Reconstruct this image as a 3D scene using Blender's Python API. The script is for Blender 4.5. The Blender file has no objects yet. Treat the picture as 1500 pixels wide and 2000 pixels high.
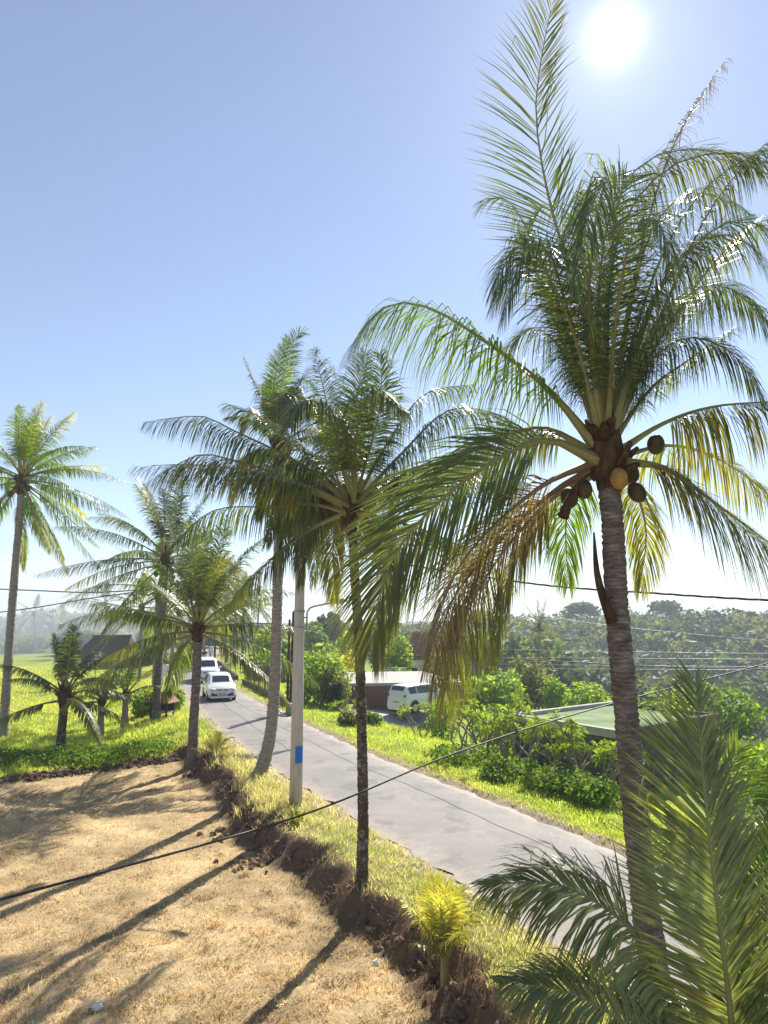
import bpy, math, random
import numpy as np
from mathutils import Vector, Matrix

# ------------------------------------------------------------------ camera, sky, sun, exposure
SC = bpy.context.scene
COL = SC.collection
F_PX, CAM_H = 1300.0, 4.6
PITCH = math.atan(210 / F_PX)
cam_d = bpy.data.cameras.new('camera')
cam = bpy.data.objects.new('camera', cam_d)
COL.objects.link(cam)
cam.location = (0, 0, CAM_H)
cam.rotation_euler = (math.pi / 2 + PITCH, 0, 0)
cam_d.sensor_fit = 'VERTICAL'
cam_d.sensor_height = 36.0
cam_d.lens = 36.0 * F_PX / 2000.0
cam_d.clip_start = 0.05
cam_d.clip_end = 6000
SC.camera = cam

SUN_EL, SUN_AZ = math.radians(42.7), math.radians(21.6)      # azimuth clockwise from +Y
SUN_DIR = Vector((math.sin(SUN_AZ) * math.cos(SUN_EL), math.cos(SUN_AZ) * math.cos(SUN_EL), math.sin(SUN_EL)))
world = bpy.data.worlds.new('World')
SC.world = world
world.use_nodes = True
wn, wl = world.node_tree.nodes, world.node_tree.links
bg = wn['Background']
sky = wn.new('ShaderNodeTexSky')
sky.sky_type = 'NISHITA'
sky.sun_disc = False
sky.sun_elevation = SUN_EL
sky.sun_rotation = SUN_AZ
sky.altitude = 100
sky.air_density = 1.0
sky.dust_density = 0.12
sky.ozone_density = 4.0
# bright air around the sun's place in the sky
geo = wn.new('ShaderNodeNewGeometry')
dot = wn.new('ShaderNodeVectorMath'); dot.operation = 'DOT_PRODUCT'
wl.new(geo.outputs['Incoming'], dot.inputs[0])
dot.inputs[1].default_value = tuple(-SUN_DIR)
total = None
for power, k in ((9000, 30.0), (3000, 5.0), (500, 1.3), (80, 0.5)):
    pw_ = wn.new('ShaderNodeMath'); pw_.operation = 'POWER'; pw_.use_clamp = False
    cl_ = wn.new('ShaderNodeMath'); cl_.operation = 'MAXIMUM'; cl_.inputs[1].default_value = 0.0
    wl.new(dot.outputs['Value'], cl_.inputs[0]); wl.new(cl_.outputs[0], pw_.inputs[0]); pw_.inputs[1].default_value = power
    ml_ = wn.new('ShaderNodeMath'); ml_.operation = 'MULTIPLY_ADD'; ml_.inputs[1].default_value = k
    wl.new(pw_.outputs[0], ml_.inputs[0])
    if total is None: ml_.inputs[2].default_value = 0.0
    else: wl.new(total.outputs[0], ml_.inputs[2])
    total = ml_
addc = wn.new('ShaderNodeMix'); addc.data_type = 'RGBA'; addc.blend_type = 'ADD'; addc.inputs['Factor'].default_value = 1.0
tint = wn.new('ShaderNodeMix'); tint.data_type = 'RGBA'; tint.blend_type = 'MULTIPLY'; tint.inputs['Factor'].default_value = 1.0
tint.inputs[7].default_value = (0.96, 0.985, 1.03, 1)
hs_ = wn.new('ShaderNodeHueSaturation'); hs_.inputs['Saturation'].default_value = 0.76; hs_.inputs['Value'].default_value = 1.06
wl.new(sky.outputs[0], hs_.inputs['Color']); wl.new(hs_.outputs[0], tint.inputs[6]); wl.new(tint.outputs[2], addc.inputs[6]); wl.new(total.outputs[0], addc.inputs[7])
wl.new(addc.outputs[2], bg.inputs[0])
bg.inputs[1].default_value = 0.073
sun_d = bpy.data.lights.new('sun', 'SUN')
sun_d.energy = 5.0
sun_d.angle = math.radians(0.53)
sun_d.color = (1.0, 0.95, 0.86)
sun = bpy.data.objects.new('sun', sun_d)
COL.objects.link(sun)
sun.location = (20, 40, 60)
sun.rotation_euler = SUN_DIR.to_track_quat('Z', 'Y').to_euler()
SC.view_settings.view_transform = 'Standard'
SC.view_settings.look = 'None'
SC.view_settings.gamma = 1.0
SC.view_settings.use_curve_mapping = False
SC.view_settings.exposure = 1.06
SC.render.engine = 'CYCLES'
SC.cycles.max_bounces = 8
SC.cycles.transparent_max_bounces = 8
SC.cycles.transmission_bounces = 4
SC.cycles.volume_bounces = 0
SC.cycles.use_denoising = True

# ------------------------------------------------------------------ helpers
rnd = random.Random(7)
rng = np.random.default_rng(11)
cp, sp = math.cos(PITCH), math.sin(PITCH)
Z = np.array([0, 0, 1.0])


def ray(px, py):
    u, v = (px - 750) / F_PX, (1000 - py) / F_PX
    return np.array([u, cp - sp * v, sp + cp * v])


def P(px, py, d):
    """point seen at pixel (px, py) of the photograph that stands d metres in front of the viewer"""
    r = ray(px, py)
    return r * (d / r[1]) + np.array([0, 0, CAM_H])


def G(px, py, z=0.0):
    r = ray(px, py)
    return r * ((z - CAM_H) / r[2]) + np.array([0, 0, CAM_H])


def sstep(a, b, x):
    t = np.clip((x - a) / (b - a), 0, 1)
    return t * t * (3 - 2 * t)


def norm(v):
    n = np.linalg.norm(v, axis=-1, keepdims=True)
    return v / np.maximum(n, 1e-9)


def mesh_np(name, verts, faces, mats=None, col=None, smooth=False, midx=None):
    """faces: list of int arrays (n,3) or (n,4)"""
    me = bpy.data.meshes.new(name)
    verts = np.asarray(verts, dtype=np.float32)
    me.vertices.add(len(verts))
    me.vertices.foreach_set('co', verts.ravel())
    faces = [np.asarray(f, dtype=np.int32) for f in faces if len(f)]
    nl = sum(f.size for f in faces)
    npoly = sum(len(f) for f in faces)
    me.loops.add(nl)
    me.polygons.add(npoly)
    me.loops.foreach_set('vertex_index', np.concatenate([f.ravel() for f in faces]))
    tot = np.concatenate([np.full(len(f), f.shape[1], np.int32) for f in faces])
    st = np.concatenate([[0], np.cumsum(tot)[:-1]]).astype(np.int32)
    me.polygons.foreach_set('loop_start', st)
    me.polygons.foreach_set('loop_total', tot)
    if midx is not None:
        me.polygons.foreach_set('material_index', np.asarray(midx, np.int32))
    me.polygons.foreach_set('use_smooth', np.full(npoly, smooth, bool))
    me.update(calc_edges=True)
    if col is not None:
        at = me.attributes.new('Col', 'FLOAT_COLOR', 'POINT')
        c = np.ones((len(verts), 4), np.float32)
        c[:, :3] = col
        at.data.foreach_set('color', c.ravel())
    for m in (mats or []):
        me.materials.append(M[m] if isinstance(m, str) else m)
    return me


def obj(name, me, parent=None, loc=None):
    o = bpy.data.objects.new(name, me)
    COL.objects.link(o)
    if parent is not None:
        o.parent = parent
    if loc is not None:
        o.location = tuple(loc)
    return o


def tag(o, label=None, cat=None, group=None, kind=None):
    if label: o['label'] = label
    if cat: o['category'] = cat
    if group: o['group'] = group
    if kind: o['kind'] = kind
    return o


def empty(name, loc=(0, 0, 0), rz=0.0):
    o = bpy.data.objects.new(name, None)
    COL.objects.link(o)
    o.location = tuple(loc)
    o.rotation_euler = (0, 0, rz)
    o.empty_display_size = 0.2
    return o


def copy_tree(o, parent=None):
    c = o.copy()
    COL.objects.link(c)
    if parent is not None:
        c.parent = parent
        c.matrix_parent_inverse = o.matrix_parent_inverse.copy()
    for ch in list(o.children):
        copy_tree(ch, c)
    return c


class MB:
    """collects faces of several simple shapes into one mesh"""
    def __init__(s):
        s.v, s.f = [], []

    def add(s, vs, fs):
        b = len(s.v)
        s.v += [tuple(float(c) for c in q) for q in vs]
        s.f += [tuple(b + i for i in q) for q in fs]
        return s

    def box(s, c, d, rz=0.0, top=1.0):
        x, y, z = d[0] / 2, d[1] / 2, d[2] / 2
        vs = []
        for (a, b_, e) in ((-1, -1, -1), (1, -1, -1), (1, 1, -1), (-1, 1, -1), (-1, -1, 1), (1, -1, 1), (1, 1, 1), (-1, 1, 1)):
            k = top if e > 0 else 1.0
            px, py = a * x * k, b_ * y * k
            vs.append((c[0] + px * math.cos(rz) - py * math.sin(rz), c[1] + px * math.sin(rz) + py * math.cos(rz), c[2] + e * z))
        return s.add(vs, [(0, 3, 2, 1), (4, 5, 6, 7), (0, 1, 5, 4), (1, 2, 6, 5), (2, 3, 7, 6), (3, 0, 4, 7)])

    def prism(s, poly, z0, z1):
        n = len(poly)
        vs = [(p[0], p[1], z0 if not hasattr(z0, '__len__') else z0[i]) for i, p in enumerate(poly)]
        vs += [(p[0], p[1], z1 if not hasattr(z1, '__len__') else z1[i]) for i, p in enumerate(poly)]
        fs = [tuple(reversed(range(n))), tuple(range(n, 2 * n))]
        fs += [(i, (i + 1) % n, n + (i + 1) % n, n + i) for i in range(n)]
        return s.add(vs, fs)

    def tube(s, pts, rad, sides=8, cap=True):
        v, q = tube_arr(pts, rad, sides)
        n = len(pts)
        fs = [tuple(a) for a in q]
        if cap:
            fs += [tuple(reversed(range(sides))), tuple(range((n - 1) * sides, n * sides))]
        return s.add(v, fs)

    def ball(s, c, r, nu=10, nv=7):
        vs, fs = [], []
        r = r if hasattr(r, '__len__') else (r, r, r)
        for j in range(nv + 1):
            th = math.pi * j / nv
            for i in range(nu):
                a = 2 * math.pi * i / nu
                vs.append((c[0] + r[0] * math.sin(th) * math.cos(a), c[1] + r[1] * math.sin(th) * math.sin(a), c[2] + r[2] * math.cos(th)))
        for j in range(nv):
            for i in range(nu):
                fs.append((j * nu + i, (j + 1) * nu + i, (j + 1) * nu + (i + 1) % nu, j * nu + (i + 1) % nu))
        return s.add(vs, fs)

    def build(s, name, mat, parent=None, smooth=False, bevel=0.0, loc=None):
        me = bpy.data.meshes.new(name)
        me.from_pydata(s.v, [], s.f)
        me.materials.append(M[mat])
        if smooth:
            me.polygons.foreach_set('use_smooth', np.ones(len(me.polygons), bool))
        me.update()
        o = obj(name, me, parent, loc)
        if bevel:
            b = o.modifiers.new('bevel', 'BEVEL')
            b.width = bevel
            b.segments = 2
            b.limit_method = 'ANGLE'
        return o


def catmull(pts, n):
    pts = np.asarray(pts, float)
    if len(pts) == 2:
        t = np.linspace(0, 1, n)[:, None]
        return pts[0] * (1 - t) + pts[1] * t
    e = np.vstack([2 * pts[0] - pts[1], pts, 2 * pts[-1] - pts[-2]])
    dense = []
    for i in range(len(pts) - 1):
        t = np.linspace(0, 1, 24, endpoint=False)[:, None]
        a, b, c, d = e[i], e[i + 1], e[i + 2], e[i + 3]
        dense.append(0.5 * (2 * b + (c - a) * t + (2 * a - 5 * b + 4 * c - d) * t ** 2 + (3 * b - a - 3 * c + d) * t ** 3))
    dense.append(pts[-1:])
    dense = np.vstack(dense)
    L = np.concatenate([[0], np.cumsum(np.linalg.norm(np.diff(dense, axis=0), axis=1))])
    u = np.linspace(0, L[-1], n)
    return np.stack([np.interp(u, L, dense[:, k]) for k in range(3)], 1)


def tube_arr(pts, rad, sides):
    pts = np.asarray(pts, float)
    rad = np.broadcast_to(np.asarray(rad, float), (len(pts),))
    T = norm(np.gradient(pts, axis=0))
    ref = np.where(np.abs(T[:, 2:3]) > 0.9, np.array([[1.0, 0, 0]]), np.array([[0, 0, 1.0]]))
    if np.mean(np.abs(T[:, 2])) > 0.6:
        ref = np.tile(np.array([[1.0, 0, 0]]), (len(pts), 1))
    A = norm(np.cross(T, ref))
    B = np.cross(T, A)
    a = np.linspace(0, 2 * math.pi, sides, endpoint=False)
    v = pts[:, None, :] + rad[:, None, None] * (np.cos(a)[None, :, None] * A[:, None, :] + np.sin(a)[None, :, None] * B[:, None, :])
    n = len(pts)
    i = np.arange(n - 1)[:, None] * sides
    j = np.arange(sides)[None, :]
    k = (j + 1) % sides
    q = np.stack([i + j, i + k, i + sides + k, i + sides + j], -1).reshape(-1, 4)
    return v.reshape(-1, 3), q


# ------------------------------------------------------------------ materials
M = {}


def nodes(name):
    m = bpy.data.materials.new(name)
    m.use_nodes = True
    M[name] = m
    nt = m.node_tree
    return m, nt.nodes, nt.links, nt.nodes['Principled BSDF']


def ramp(n, stops):
    r = n.new('ShaderNodeValToRGB')
    e = r.color_ramp.elements
    while len(e) < len(stops):
        e.new(0.5)
    for k, (p, c) in enumerate(stops):
        e[k].position = p
        e[k].color = (*c, 1) if len(c) == 3 else c
    return r


def noise(n, l, scale, detail=6, rough=0.6, coord='Object', vec=None, stretch=None):
    tc = n.new('ShaderNodeTexCoord')
    t = n.new('ShaderNodeTexNoise')
    t.inputs['Scale'].default_value = scale
    t.inputs['Detail'].default_value = detail
    t.inputs['Roughness'].default_value = rough
    if stretch:
        mp = n.new('ShaderNodeMapping')
        mp.inputs['Scale'].default_value = stretch
        l.new(tc.outputs[coord], mp.inputs[0])
        l.new(mp.outputs[0], t.inputs[0])
    else:
        l.new(tc.outputs[coord], t.inputs[0])
    return t


def surf(name, stops, scale=6.0, rough=0.7, bump=0.3, bscale=None, spec=0.4, detail=8, stretch=None, metal=0.0, bdist=0.02):
    m, n, l, b = nodes(name)
    t = noise(n, l, scale, detail, 0.65, stretch=stretch)
    r = ramp(n, stops)
    l.new(t.outputs['Fac'], r.inputs[0])
    l.new(r.outputs[0], b.inputs['Base Color'])
    b.inputs['Roughness'].default_value = rough
    b.inputs['Specular IOR Level'].default_value = spec
    b.inputs['Metallic'].default_value = metal
    if bump:
        t2 = noise(n, l, bscale or scale * 4, 6, 0.6, stretch=stretch)
        bp = n.new('ShaderNodeBump')
        bp.inputs['Strength'].default_value = bump
        bp.inputs['Distance'].default_value = bdist
        l.new(t2.outputs['Fac'], bp.inputs['Height'])
        l.new(bp.outputs[0], b.inputs['Normal'])
    return m


def leafmat(name, trans=0.45, rough=0.4, spec=0.5, tint=(1.9, 1.7, 0.55), var=0.25):
    """leaf colour from the mesh's own colour attribute; thin blade that lets light through"""
    m, n, l, b = nodes(name)
    a = n.new('ShaderNodeAttribute')
    a.attribute_name = 'Col'
    t = noise(n, l, 1.7, 3, 0.5)
    h = n.new('ShaderNodeHueSaturation')
    mr = n.new('ShaderNodeMapRange')
    mr.inputs['From Min'].default_value = 0.3
    mr.inputs['From Max'].default_value = 0.7
    mr.inputs['To Min'].default_value = 1 - var
    mr.inputs['To Max'].default_value = 1 + var
    l.new(t.outputs['Fac'], mr.inputs[0])
    l.new(mr.outputs[0], h.inputs['Value'])
    l.new(a.outputs['Color'], h.inputs['Color'])
    l.new(h.outputs[0], b.inputs['Base Color'])
    b.inputs['Roughness'].default_value = rough
    b.inputs['Specular IOR Level'].default_value = spec
    tr = n.new('ShaderNodeBsdfTranslucent')
    mx = n.new('ShaderNodeMix')
    mx.data_type = 'RGBA'
    mx.blend_type = 'MULTIPLY'
    mx.inputs['Factor'].default_value = 1.0
    l.new(h.outputs[0], mx.inputs[6])
    mx.inputs[7].default_value = (*tint, 1)
    l.new(mx.outputs[2], tr.inputs[0])
    ms = n.new('ShaderNodeMixShader')
    ms.inputs[0].default_value = trans
    l.new(b.outputs[0], ms.inputs[1])
    l.new(tr.outputs[0], ms.inputs[2])
    l.new(ms.outputs[0], n['Material Output'].inputs[0])
    return m


def plain(name, colr, rough=0.5, spec=0.5, metal=0.0, coat=0.0):
    m, n, l, b = nodes(name)
    t = noise(n, l, 9, 5)
    r = ramp(n, [(0.3, tuple(c * 0.86 for c in colr)), (0.7, tuple(min(1, c * 1.08) for c in colr))])
    l.new(t.outputs['Fac'], r.inputs[0])
    l.new(r.outputs[0], b.inputs['Base Color'])
    b.inputs['Roughness'].default_value = rough
    b.inputs['Specular IOR Level'].default_value = spec
    b.inputs['Metallic'].default_value = metal
    b.inputs['Coat Weight'].default_value = coat
    return m


leafmat('palm_leaf', 0.38, 0.4, 0.5, tint=(1.7, 1.65, 0.6))
leafmat('bush_leaf', 0.5, 0.6, 0.25, tint=(2.0, 1.75, 0.6))
leafmat('grass_blade', 0.55, 0.6, 0.2, tint=(1.75, 1.65, 0.95), var=0.3)
leafmat('straw', 0.3, 0.7, 0.15, tint=(1.2, 1.1, 0.9), var=0.3)
plain('rachis', (0.22, 0.2, 0.07), 0.45)
plain('rachis_dry', (0.2, 0.12, 0.06), 0.6)
surf('fibre', [(0.3, (0.03, 0.018, 0.012)), (0.55, (0.09, 0.055, 0.032)), (0.8, (0.17, 0.11, 0.06))], 14, 0.9, 0.8, 60, 0.1, stretch=(1, 1, 0.3))
surf('coconut_husk', [(0.3, (0.03, 0.022, 0.012)), (0.55, (0.075, 0.05, 0.022)), (0.8, (0.12, 0.08, 0.03))], 7, 0.55, 0.2, 20)
surf('coconut_ripe', [(0.3, (0.2, 0.11, 0.03)), (0.55, (0.34, 0.19, 0.05)), (0.8, (0.4, 0.25, 0.08))], 7, 0.5, 0.2, 20)


def bark(name, stops, rings=18.0, patch=None):
    m, n, l, b = nodes(name)
    t = noise(n, l, 5, 8, 0.7, stretch=(1, 1, 3.5))
    r = ramp(n, stops)
    l.new(t.outputs['Fac'], r.inputs[0])
    tc = n.new('ShaderNodeTexCoord')
    wv = n.new('ShaderNodeTexWave')
    wv.bands_direction = 'Z'
    wv.inputs['Scale'].default_value = rings * 0.32
    wv.inputs['Distortion'].default_value = 7.0
    wv.inputs['Detail'].default_value = 4
    wv.inputs['Detail Scale'].default_value = 2.0
    l.new(tc.outputs['Object'], wv.inputs[0])
    mx = n.new('ShaderNodeMix')
    mx.data_type = 'RGBA'
    mx.blend_type = 'MULTIPLY'
    mx.inputs['Factor'].default_value = 0.45
    rr = ramp(n, [(0.05, (0.35, 0.32, 0.3)), (0.4, (1, 1, 1))])
    l.new(wv.outputs['Fac'], rr.inputs[0])
    l.new(r.outputs[0], mx.inputs[6])
    l.new(rr.outputs[0], mx.inputs[7])
    out = mx.outputs[2]
    if patch:
        t3 = noise(n, l, 8, 7, 0.8)
        r3 = ramp(n, [(0.5, (0, 0, 0)), (0.62, (0.85, 0.85, 0.85))])
        l.new(t3.outputs['Fac'], r3.inputs[0])
        m2 = n.new('ShaderNodeMix')
        m2.data_type = 'RGBA'
        l.new(r3.outputs[0], m2.inputs['Factor'])
        l.new(out, m2.inputs[6])
        m2.inputs[7].default_value = (*patch, 1)
        out = m2.outputs[2]
    l.new(out, b.inputs['Base Color'])
    b.inputs['Roughness'].default_value = 0.9
    b.inputs['Specular IOR Level'].default_value = 0.15
    bp = n.new('ShaderNodeBump')
    bp.inputs['Strength'].default_value = 0.7
    bp.inputs['Distance'].default_value = 0.02
    l.new(wv.outputs['Fac'], bp.inputs['Height'])
    l.new(bp.outputs[0], b.inputs['Normal'])


bark('bark_brown', [(0.3, (0.09, 0.072, 0.066)), (0.5, (0.19, 0.155, 0.14)), (0.7, (0.38, 0.32, 0.29))])
bark('bark_grey', [(0.3, (0.19, 0.165, 0.145)), (0.5, (0.33, 0.285, 0.245)), (0.72, (0.46, 0.4, 0.34))])
bark('bark_lichen', [(0.3, (0.05, 0.04, 0.03)), (0.55, (0.1, 0.075, 0.055)), (0.75, (0.2, 0.15, 0.1))], 14, patch=(0.33, 0.3, 0.26))
surf('wood_dark', [(0.3, (0.03, 0.022, 0.016)), (0.7, (0.09, 0.06, 0.04))], 8, 0.8, 0.4, stretch=(4, 4, 0.6))
surf('twig', [(0.3, (0.14, 0.12, 0.09)), (0.7, (0.34, 0.3, 0.24))], 9, 0.85, 0.3)
surf('concrete', [(0.25, (0.27, 0.25, 0.23)), (0.5, (0.36, 0.34, 0.31)), (0.75, (0.43, 0.41, 0.38))], 3.5, 0.85, 0.25, 40, 0.2)
surf('concrete_pole', [(0.25, (0.36, 0.335, 0.31)), (0.5, (0.48, 0.45, 0.42)), (0.75, (0.56, 0.525, 0.49))], 4, 0.85, 0.25, 50, 0.2, stretch=(3, 3, 0.5))
surf('stone_dark', [(0.3, (0.04, 0.037, 0.032)), (0.55, (0.12, 0.11, 0.095)), (0.8, (0.24, 0.22, 0.19))], 7, 0.95, 0.7, 18, 0.1, bdist=0.05)
surf('wall_brown', [(0.3, (0.11, 0.055, 0.04)), (0.7, (0.2, 0.1, 0.075))], 4, 0.85, 0.3, 30)
surf('wall_earth', [(0.3, (0.17, 0.11, 0.08)), (0.7, (0.34, 0.24, 0.18))], 5, 0.9, 0.4, 30)
surf('plaster_white', [(0.3, (0.56, 0.54, 0.5)), (0.7, (0.75, 0.73, 0.7))], 4, 0.8, 0.15, 30)
surf('roof_thatch', [(0.3, (0.06, 0.045, 0.035)), (0.7, (0.17, 0.125, 0.1))], 10, 0.95, 0.8, 40, 0.1, stretch=(1, 1, 3))
surf('roof_dark', [(0.3, (0.05, 0.05, 0.06)), (0.7, (0.11, 0.11, 0.13))], 6, 0.7, 0.3, 30)
surf('roof_tile', [(0.3, (0.23, 0.1, 0.07)), (0.7, (0.42, 0.22, 0.16))], 9, 0.8, 0.4, 30)
surf('roof_green', [(0.25, (0.12, 0.17, 0.08)), (0.5, (0.19, 0.25, 0.125)), (0.75, (0.3, 0.32, 0.2))], 0.9, 0.95, 0.2, 30, 0.05)
surf('cloth_white', [(0.3, (0.62, 0.6, 0.57)), (0.7, (0.8, 0.78, 0.75))], 6, 0.85, 0.2)
surf('cloth_dark', [(0.3, (0.02, 0.02, 0.025)), (0.7, (0.05, 0.05, 0.06))], 6, 0.85, 0.2)
surf('skin', [(0.3, (0.2, 0.11, 0.07)), (0.7, (0.27, 0.15, 0.1))], 6, 0.55, 0.0)
plain('hair', (0.012, 0.01, 0.009), 0.5)
plain('paint_white', (0.72, 0.72, 0.73), 0.28, 0.5, 0, 0.6)
plain('black_plastic', (0.018, 0.018, 0.02), 0.5)
plain('rubber', (0.015, 0.015, 0.016), 0.8, 0.2)
plain('steel', (0.45, 0.45, 0.46), 0.35, 0.5, 0.9)
plain('galvanised', (0.3, 0.31, 0.32), 0.5, 0.5, 0.6)
plain('car_glass', (0.02, 0.025, 0.04), 0.08, 0.8)
plain('lamp_lens', (0.6, 0.6, 0.62), 0.12, 0.8)
plain('tail_red', (0.3, 0.012, 0.01), 0.2, 0.6)
plain('plate_grey', (0.42, 0.42, 0.42), 0.5)
plain('cable_black', (0.012, 0.012, 0.013), 0.55)
plain('wire_light', (0.35, 0.36, 0.38), 0.4, 0.5, 0.5)
plain('sign_blue', (0.0, 0.13, 0.6), 0.4)
plain('teal_paint', (0.05, 0.2, 0.22), 0.5)
plain('wire_shadow_dark', (0.085, 0.078, 0.075), 0.8, 0.2)  # dark tone of the wire shadows painted along the road
plain('paper_white', (0.7, 0.68, 0.64), 0.8, 0.2)

# ground: colour attribute (straw, earth, green) broken up by noise
m, n, l, b = nodes('ground')
a = n.new('ShaderNodeAttribute')
a.attribute_name = 'Col'
t1 = noise(n, l, 0.9, 8, 0.65)
t2 = noise(n, l, 9, 8, 0.7)
ad = n.new('ShaderNodeMath')
ad.operation = 'ADD'
l.new(t1.outputs['Fac'], ad.inputs[0])
l.new(t2.outputs['Fac'], ad.inputs[1])
mr = n.new('ShaderNodeMapRange')
mr.inputs['From Min'].default_value = 0.7
mr.inputs['From Max'].default_value = 1.3
mr.inputs['To Min'].default_value = 0.62
mr.inputs['To Max'].default_value = 1.3
l.new(ad.outputs[0], mr.inputs[0])
h = n.new('ShaderNodeHueSaturation')
l.new(mr.outputs[0], h.inputs['Value'])
l.new(a.outputs['Color'], h.inputs['Color'])
l.new(h.outputs[0], b.inputs['Base Color'])
b.inputs['Roughness'].default_value = 0.95
b.inputs['Specular IOR Level'].default_value = 0.1
t3 = noise(n, l, 22, 8, 0.75)
bp = n.new('ShaderNodeBump')
bp.inputs['Strength'].default_value = 0.8
bp.inputs['Distance'].default_value = 0.04
l.new(t3.outputs['Fac'], bp.inputs['Height'])
l.new(bp.outputs[0], b.inputs['Normal'])

# asphalt: worn grey with fine stone grain, patches and cracks
m, n, l, b = nodes('asphalt')
t1 = noise(n, l, 0.55, 6, 0.6)
r1 = ramp(n, [(0.3, (0.165, 0.15, 0.14)), (0.5, (0.2, 0.182, 0.168)), (0.7, (0.24, 0.218, 0.2))])
l.new(t1.outputs['Fac'], r1.inputs[0])
t2 = noise(n, l, 34, 6, 0.85)
r2 = ramp(n, [(0.32, (0.6, 0.6, 0.6)), (0.68, (1.3, 1.3, 1.3))])
l.new(t2.outputs['Fac'], r2.inputs[0])
mx = n.new('ShaderNodeMix')
mx.data_type = 'RGBA'
mx.blend_type = 'MULTIPLY'
mx.inputs['Factor'].default_value = 1
l.new(r1.outputs[0], mx.inputs[6])
l.new(r2.outputs[0], mx.inputs[7])
tc = n.new('ShaderNodeTexCoord')
vo = n.new('ShaderNodeTexVoronoi')
vo.feature = 'DISTANCE_TO_EDGE'
vo.inputs['Scale'].default_value = 0.42
tw = noise(n, l, 1.3, 5, 0.7)
va = n.new('ShaderNodeMix')
va.data_type = 'VECTOR'
va.inputs['Factor'].default_value = 0.3
l.new(tc.outputs['Object'], va.inputs[4])
l.new(tw.outputs['Color'], va.inputs[5])
l.new(va.outputs[1], vo.inputs['Vector'])
r3 = ramp(n, [(0.0, (0.45, 0.44, 0.43)), (0.012, (1, 1, 1))])
l.new(vo.outputs['Distance'], r3.inputs[0])
m2 = n.new('ShaderNodeMix')
m2.data_type = 'RGBA'
m2.blend_type = 'MULTIPLY'
m2.inputs['Factor'].default_value = 0.13
l.new(mx.outputs[2], m2.inputs[6])
l.new(r3.outputs[0], m2.inputs[7])
ra = n.new('ShaderNodeAttribute'); ra.attribute_name = 'Col'
tn = noise(n, l, 3.0, 8, 0.75)
tm = n.new('ShaderNodeMath'); tm.operation = 'MULTIPLY_ADD'; tm.inputs[1].default_value = 1.9; tm.inputs[2].default_value = -1.15
l.new(tn.outputs['Fac'], tm.inputs[0])
tm2 = n.new('ShaderNodeMath'); tm2.operation = 'ADD'; tm2.use_clamp = True
l.new(tm.outputs[0], tm2.inputs[0]); l.new(ra.outputs['Fac'], tm2.inputs[1])
m3 = n.new('ShaderNodeMix'); m3.data_type = 'RGBA'
l.new(tm2.outputs[0], m3.inputs['Factor'])
l.new(m2.outputs[2], m3.inputs[6]); m3.inputs[7].default_value = (0.36, 0.3, 0.24, 1)
tp2 = noise(n, l, 0.9, 3, 0.5)
rp2 = ramp(n, [(0.36, (0.74, 0.74, 0.75)), (0.42, (1, 1, 1))])
l.new(tp2.outputs['Fac'], rp2.inputs[0])
m4 = n.new('ShaderNodeMix'); m4.data_type = 'RGBA'; m4.blend_type = 'MULTIPLY'; m4.inputs['Factor'].default_value = 1
l.new(m3.outputs[2], m4.inputs[6]); l.new(rp2.outputs[0], m4.inputs[7])
l.new(m4.outputs[2], b.inputs['Base Color'])
b.inputs['Roughness'].default_value = 0.75
b.inputs['Specular IOR Level'].default_value = 0.3
bp = n.new('ShaderNodeBump')
bp.inputs['Strength'].default_value = 0.5
bp.inputs['Distance'].default_value = 0.01
l.new(t2.outputs['Fac'], bp.inputs['Height'])
l.new(bp.outputs[0], b.inputs['Normal'])

# ------------------------------------------------------------------ terrain
RC = np.array([(11.5, -3), (8.5, 3.0), (6.5, 6.8), (3.43, 12.75), (0.68, 18.1), (-1.92, 22.95), (-4.65, 28.9), (-7.6, 35.6), (-11.4, 45.0),
               (-14.9, 55.0), (-17.7, 65.0), (-19.8, 74.0), (-23.3, 88.0), (-26.8, 103.0), (-33, 128.0), (-44, 165.0)])
RCs = catmull(np.c_[RC, np.zeros(len(RC))], 700)[:, :2]
RT = norm(np.gradient(RCs, axis=0))
RN = np.c_[RT[:, 1], -RT[:, 0]]                    # to the right of the road seen from the viewer
HALF = np.interp(RCs[:, 1], [0, 30, 50, 200], [1.87, 1.87, 1.6, 1.6])


def road_dist(x, y):
    """signed distance from the road's edge: negative on the road, side +1 right, -1 left"""
    sh = np.shape(x)
    x, y = np.ravel(x), np.ravel(y)
    d = np.full(x.shape, 1e9)
    sd = np.ones(x.shape)
    sub = slice(0, None, 4)
    C, N_, Hh = RCs[sub], RN[sub], HALF[sub]
    for k in range(0, len(x), 20000):
        s = slice(k, k + 20000)
        dx = x[s, None] - C[None, :, 0]
        dy = y[s, None] - C[None, :, 1]
        q = dx * dx + dy * dy
        i = q.argmin(1)
        ii = np.arange(len(i))
        lat = dx[ii, i] * N_[i, 0] + dy[ii, i] * N_[i, 1]
        d[s] = np.abs(lat) * (q[ii, i] < 16) + np.sqrt(q[ii, i]) * (q[ii, i] >= 16) - Hh[i]
        sd[s] = np.sign(lat)
    return d.reshape(sh), sd.reshape(sh)


BY = np.array([-5, 2, 6, 8.6, 9.5, 10.4, 11.6, 12.5, 13.4, 14.3, 15.3, 16.5, 18.5, 20.5, 22.5, 25, 27])
BX = np.array([9.0, 5.0, 2.9, 1.5, 1.15, 0.85, 0.1, -0.5, -0.95, -1.3, -2.3, -2.9, -3.75, -4.5, -5.4, -6.9, -8.2])


def wob(x, y, s, ph=0.0):
    return (np.sin(x * s + 1.3 * np.sin(y * s * 0.7 + ph) + ph) * np.cos(y * s * 1.13 - 0.8 * np.sin(x * s * 0.6) + 2 * ph))


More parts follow.
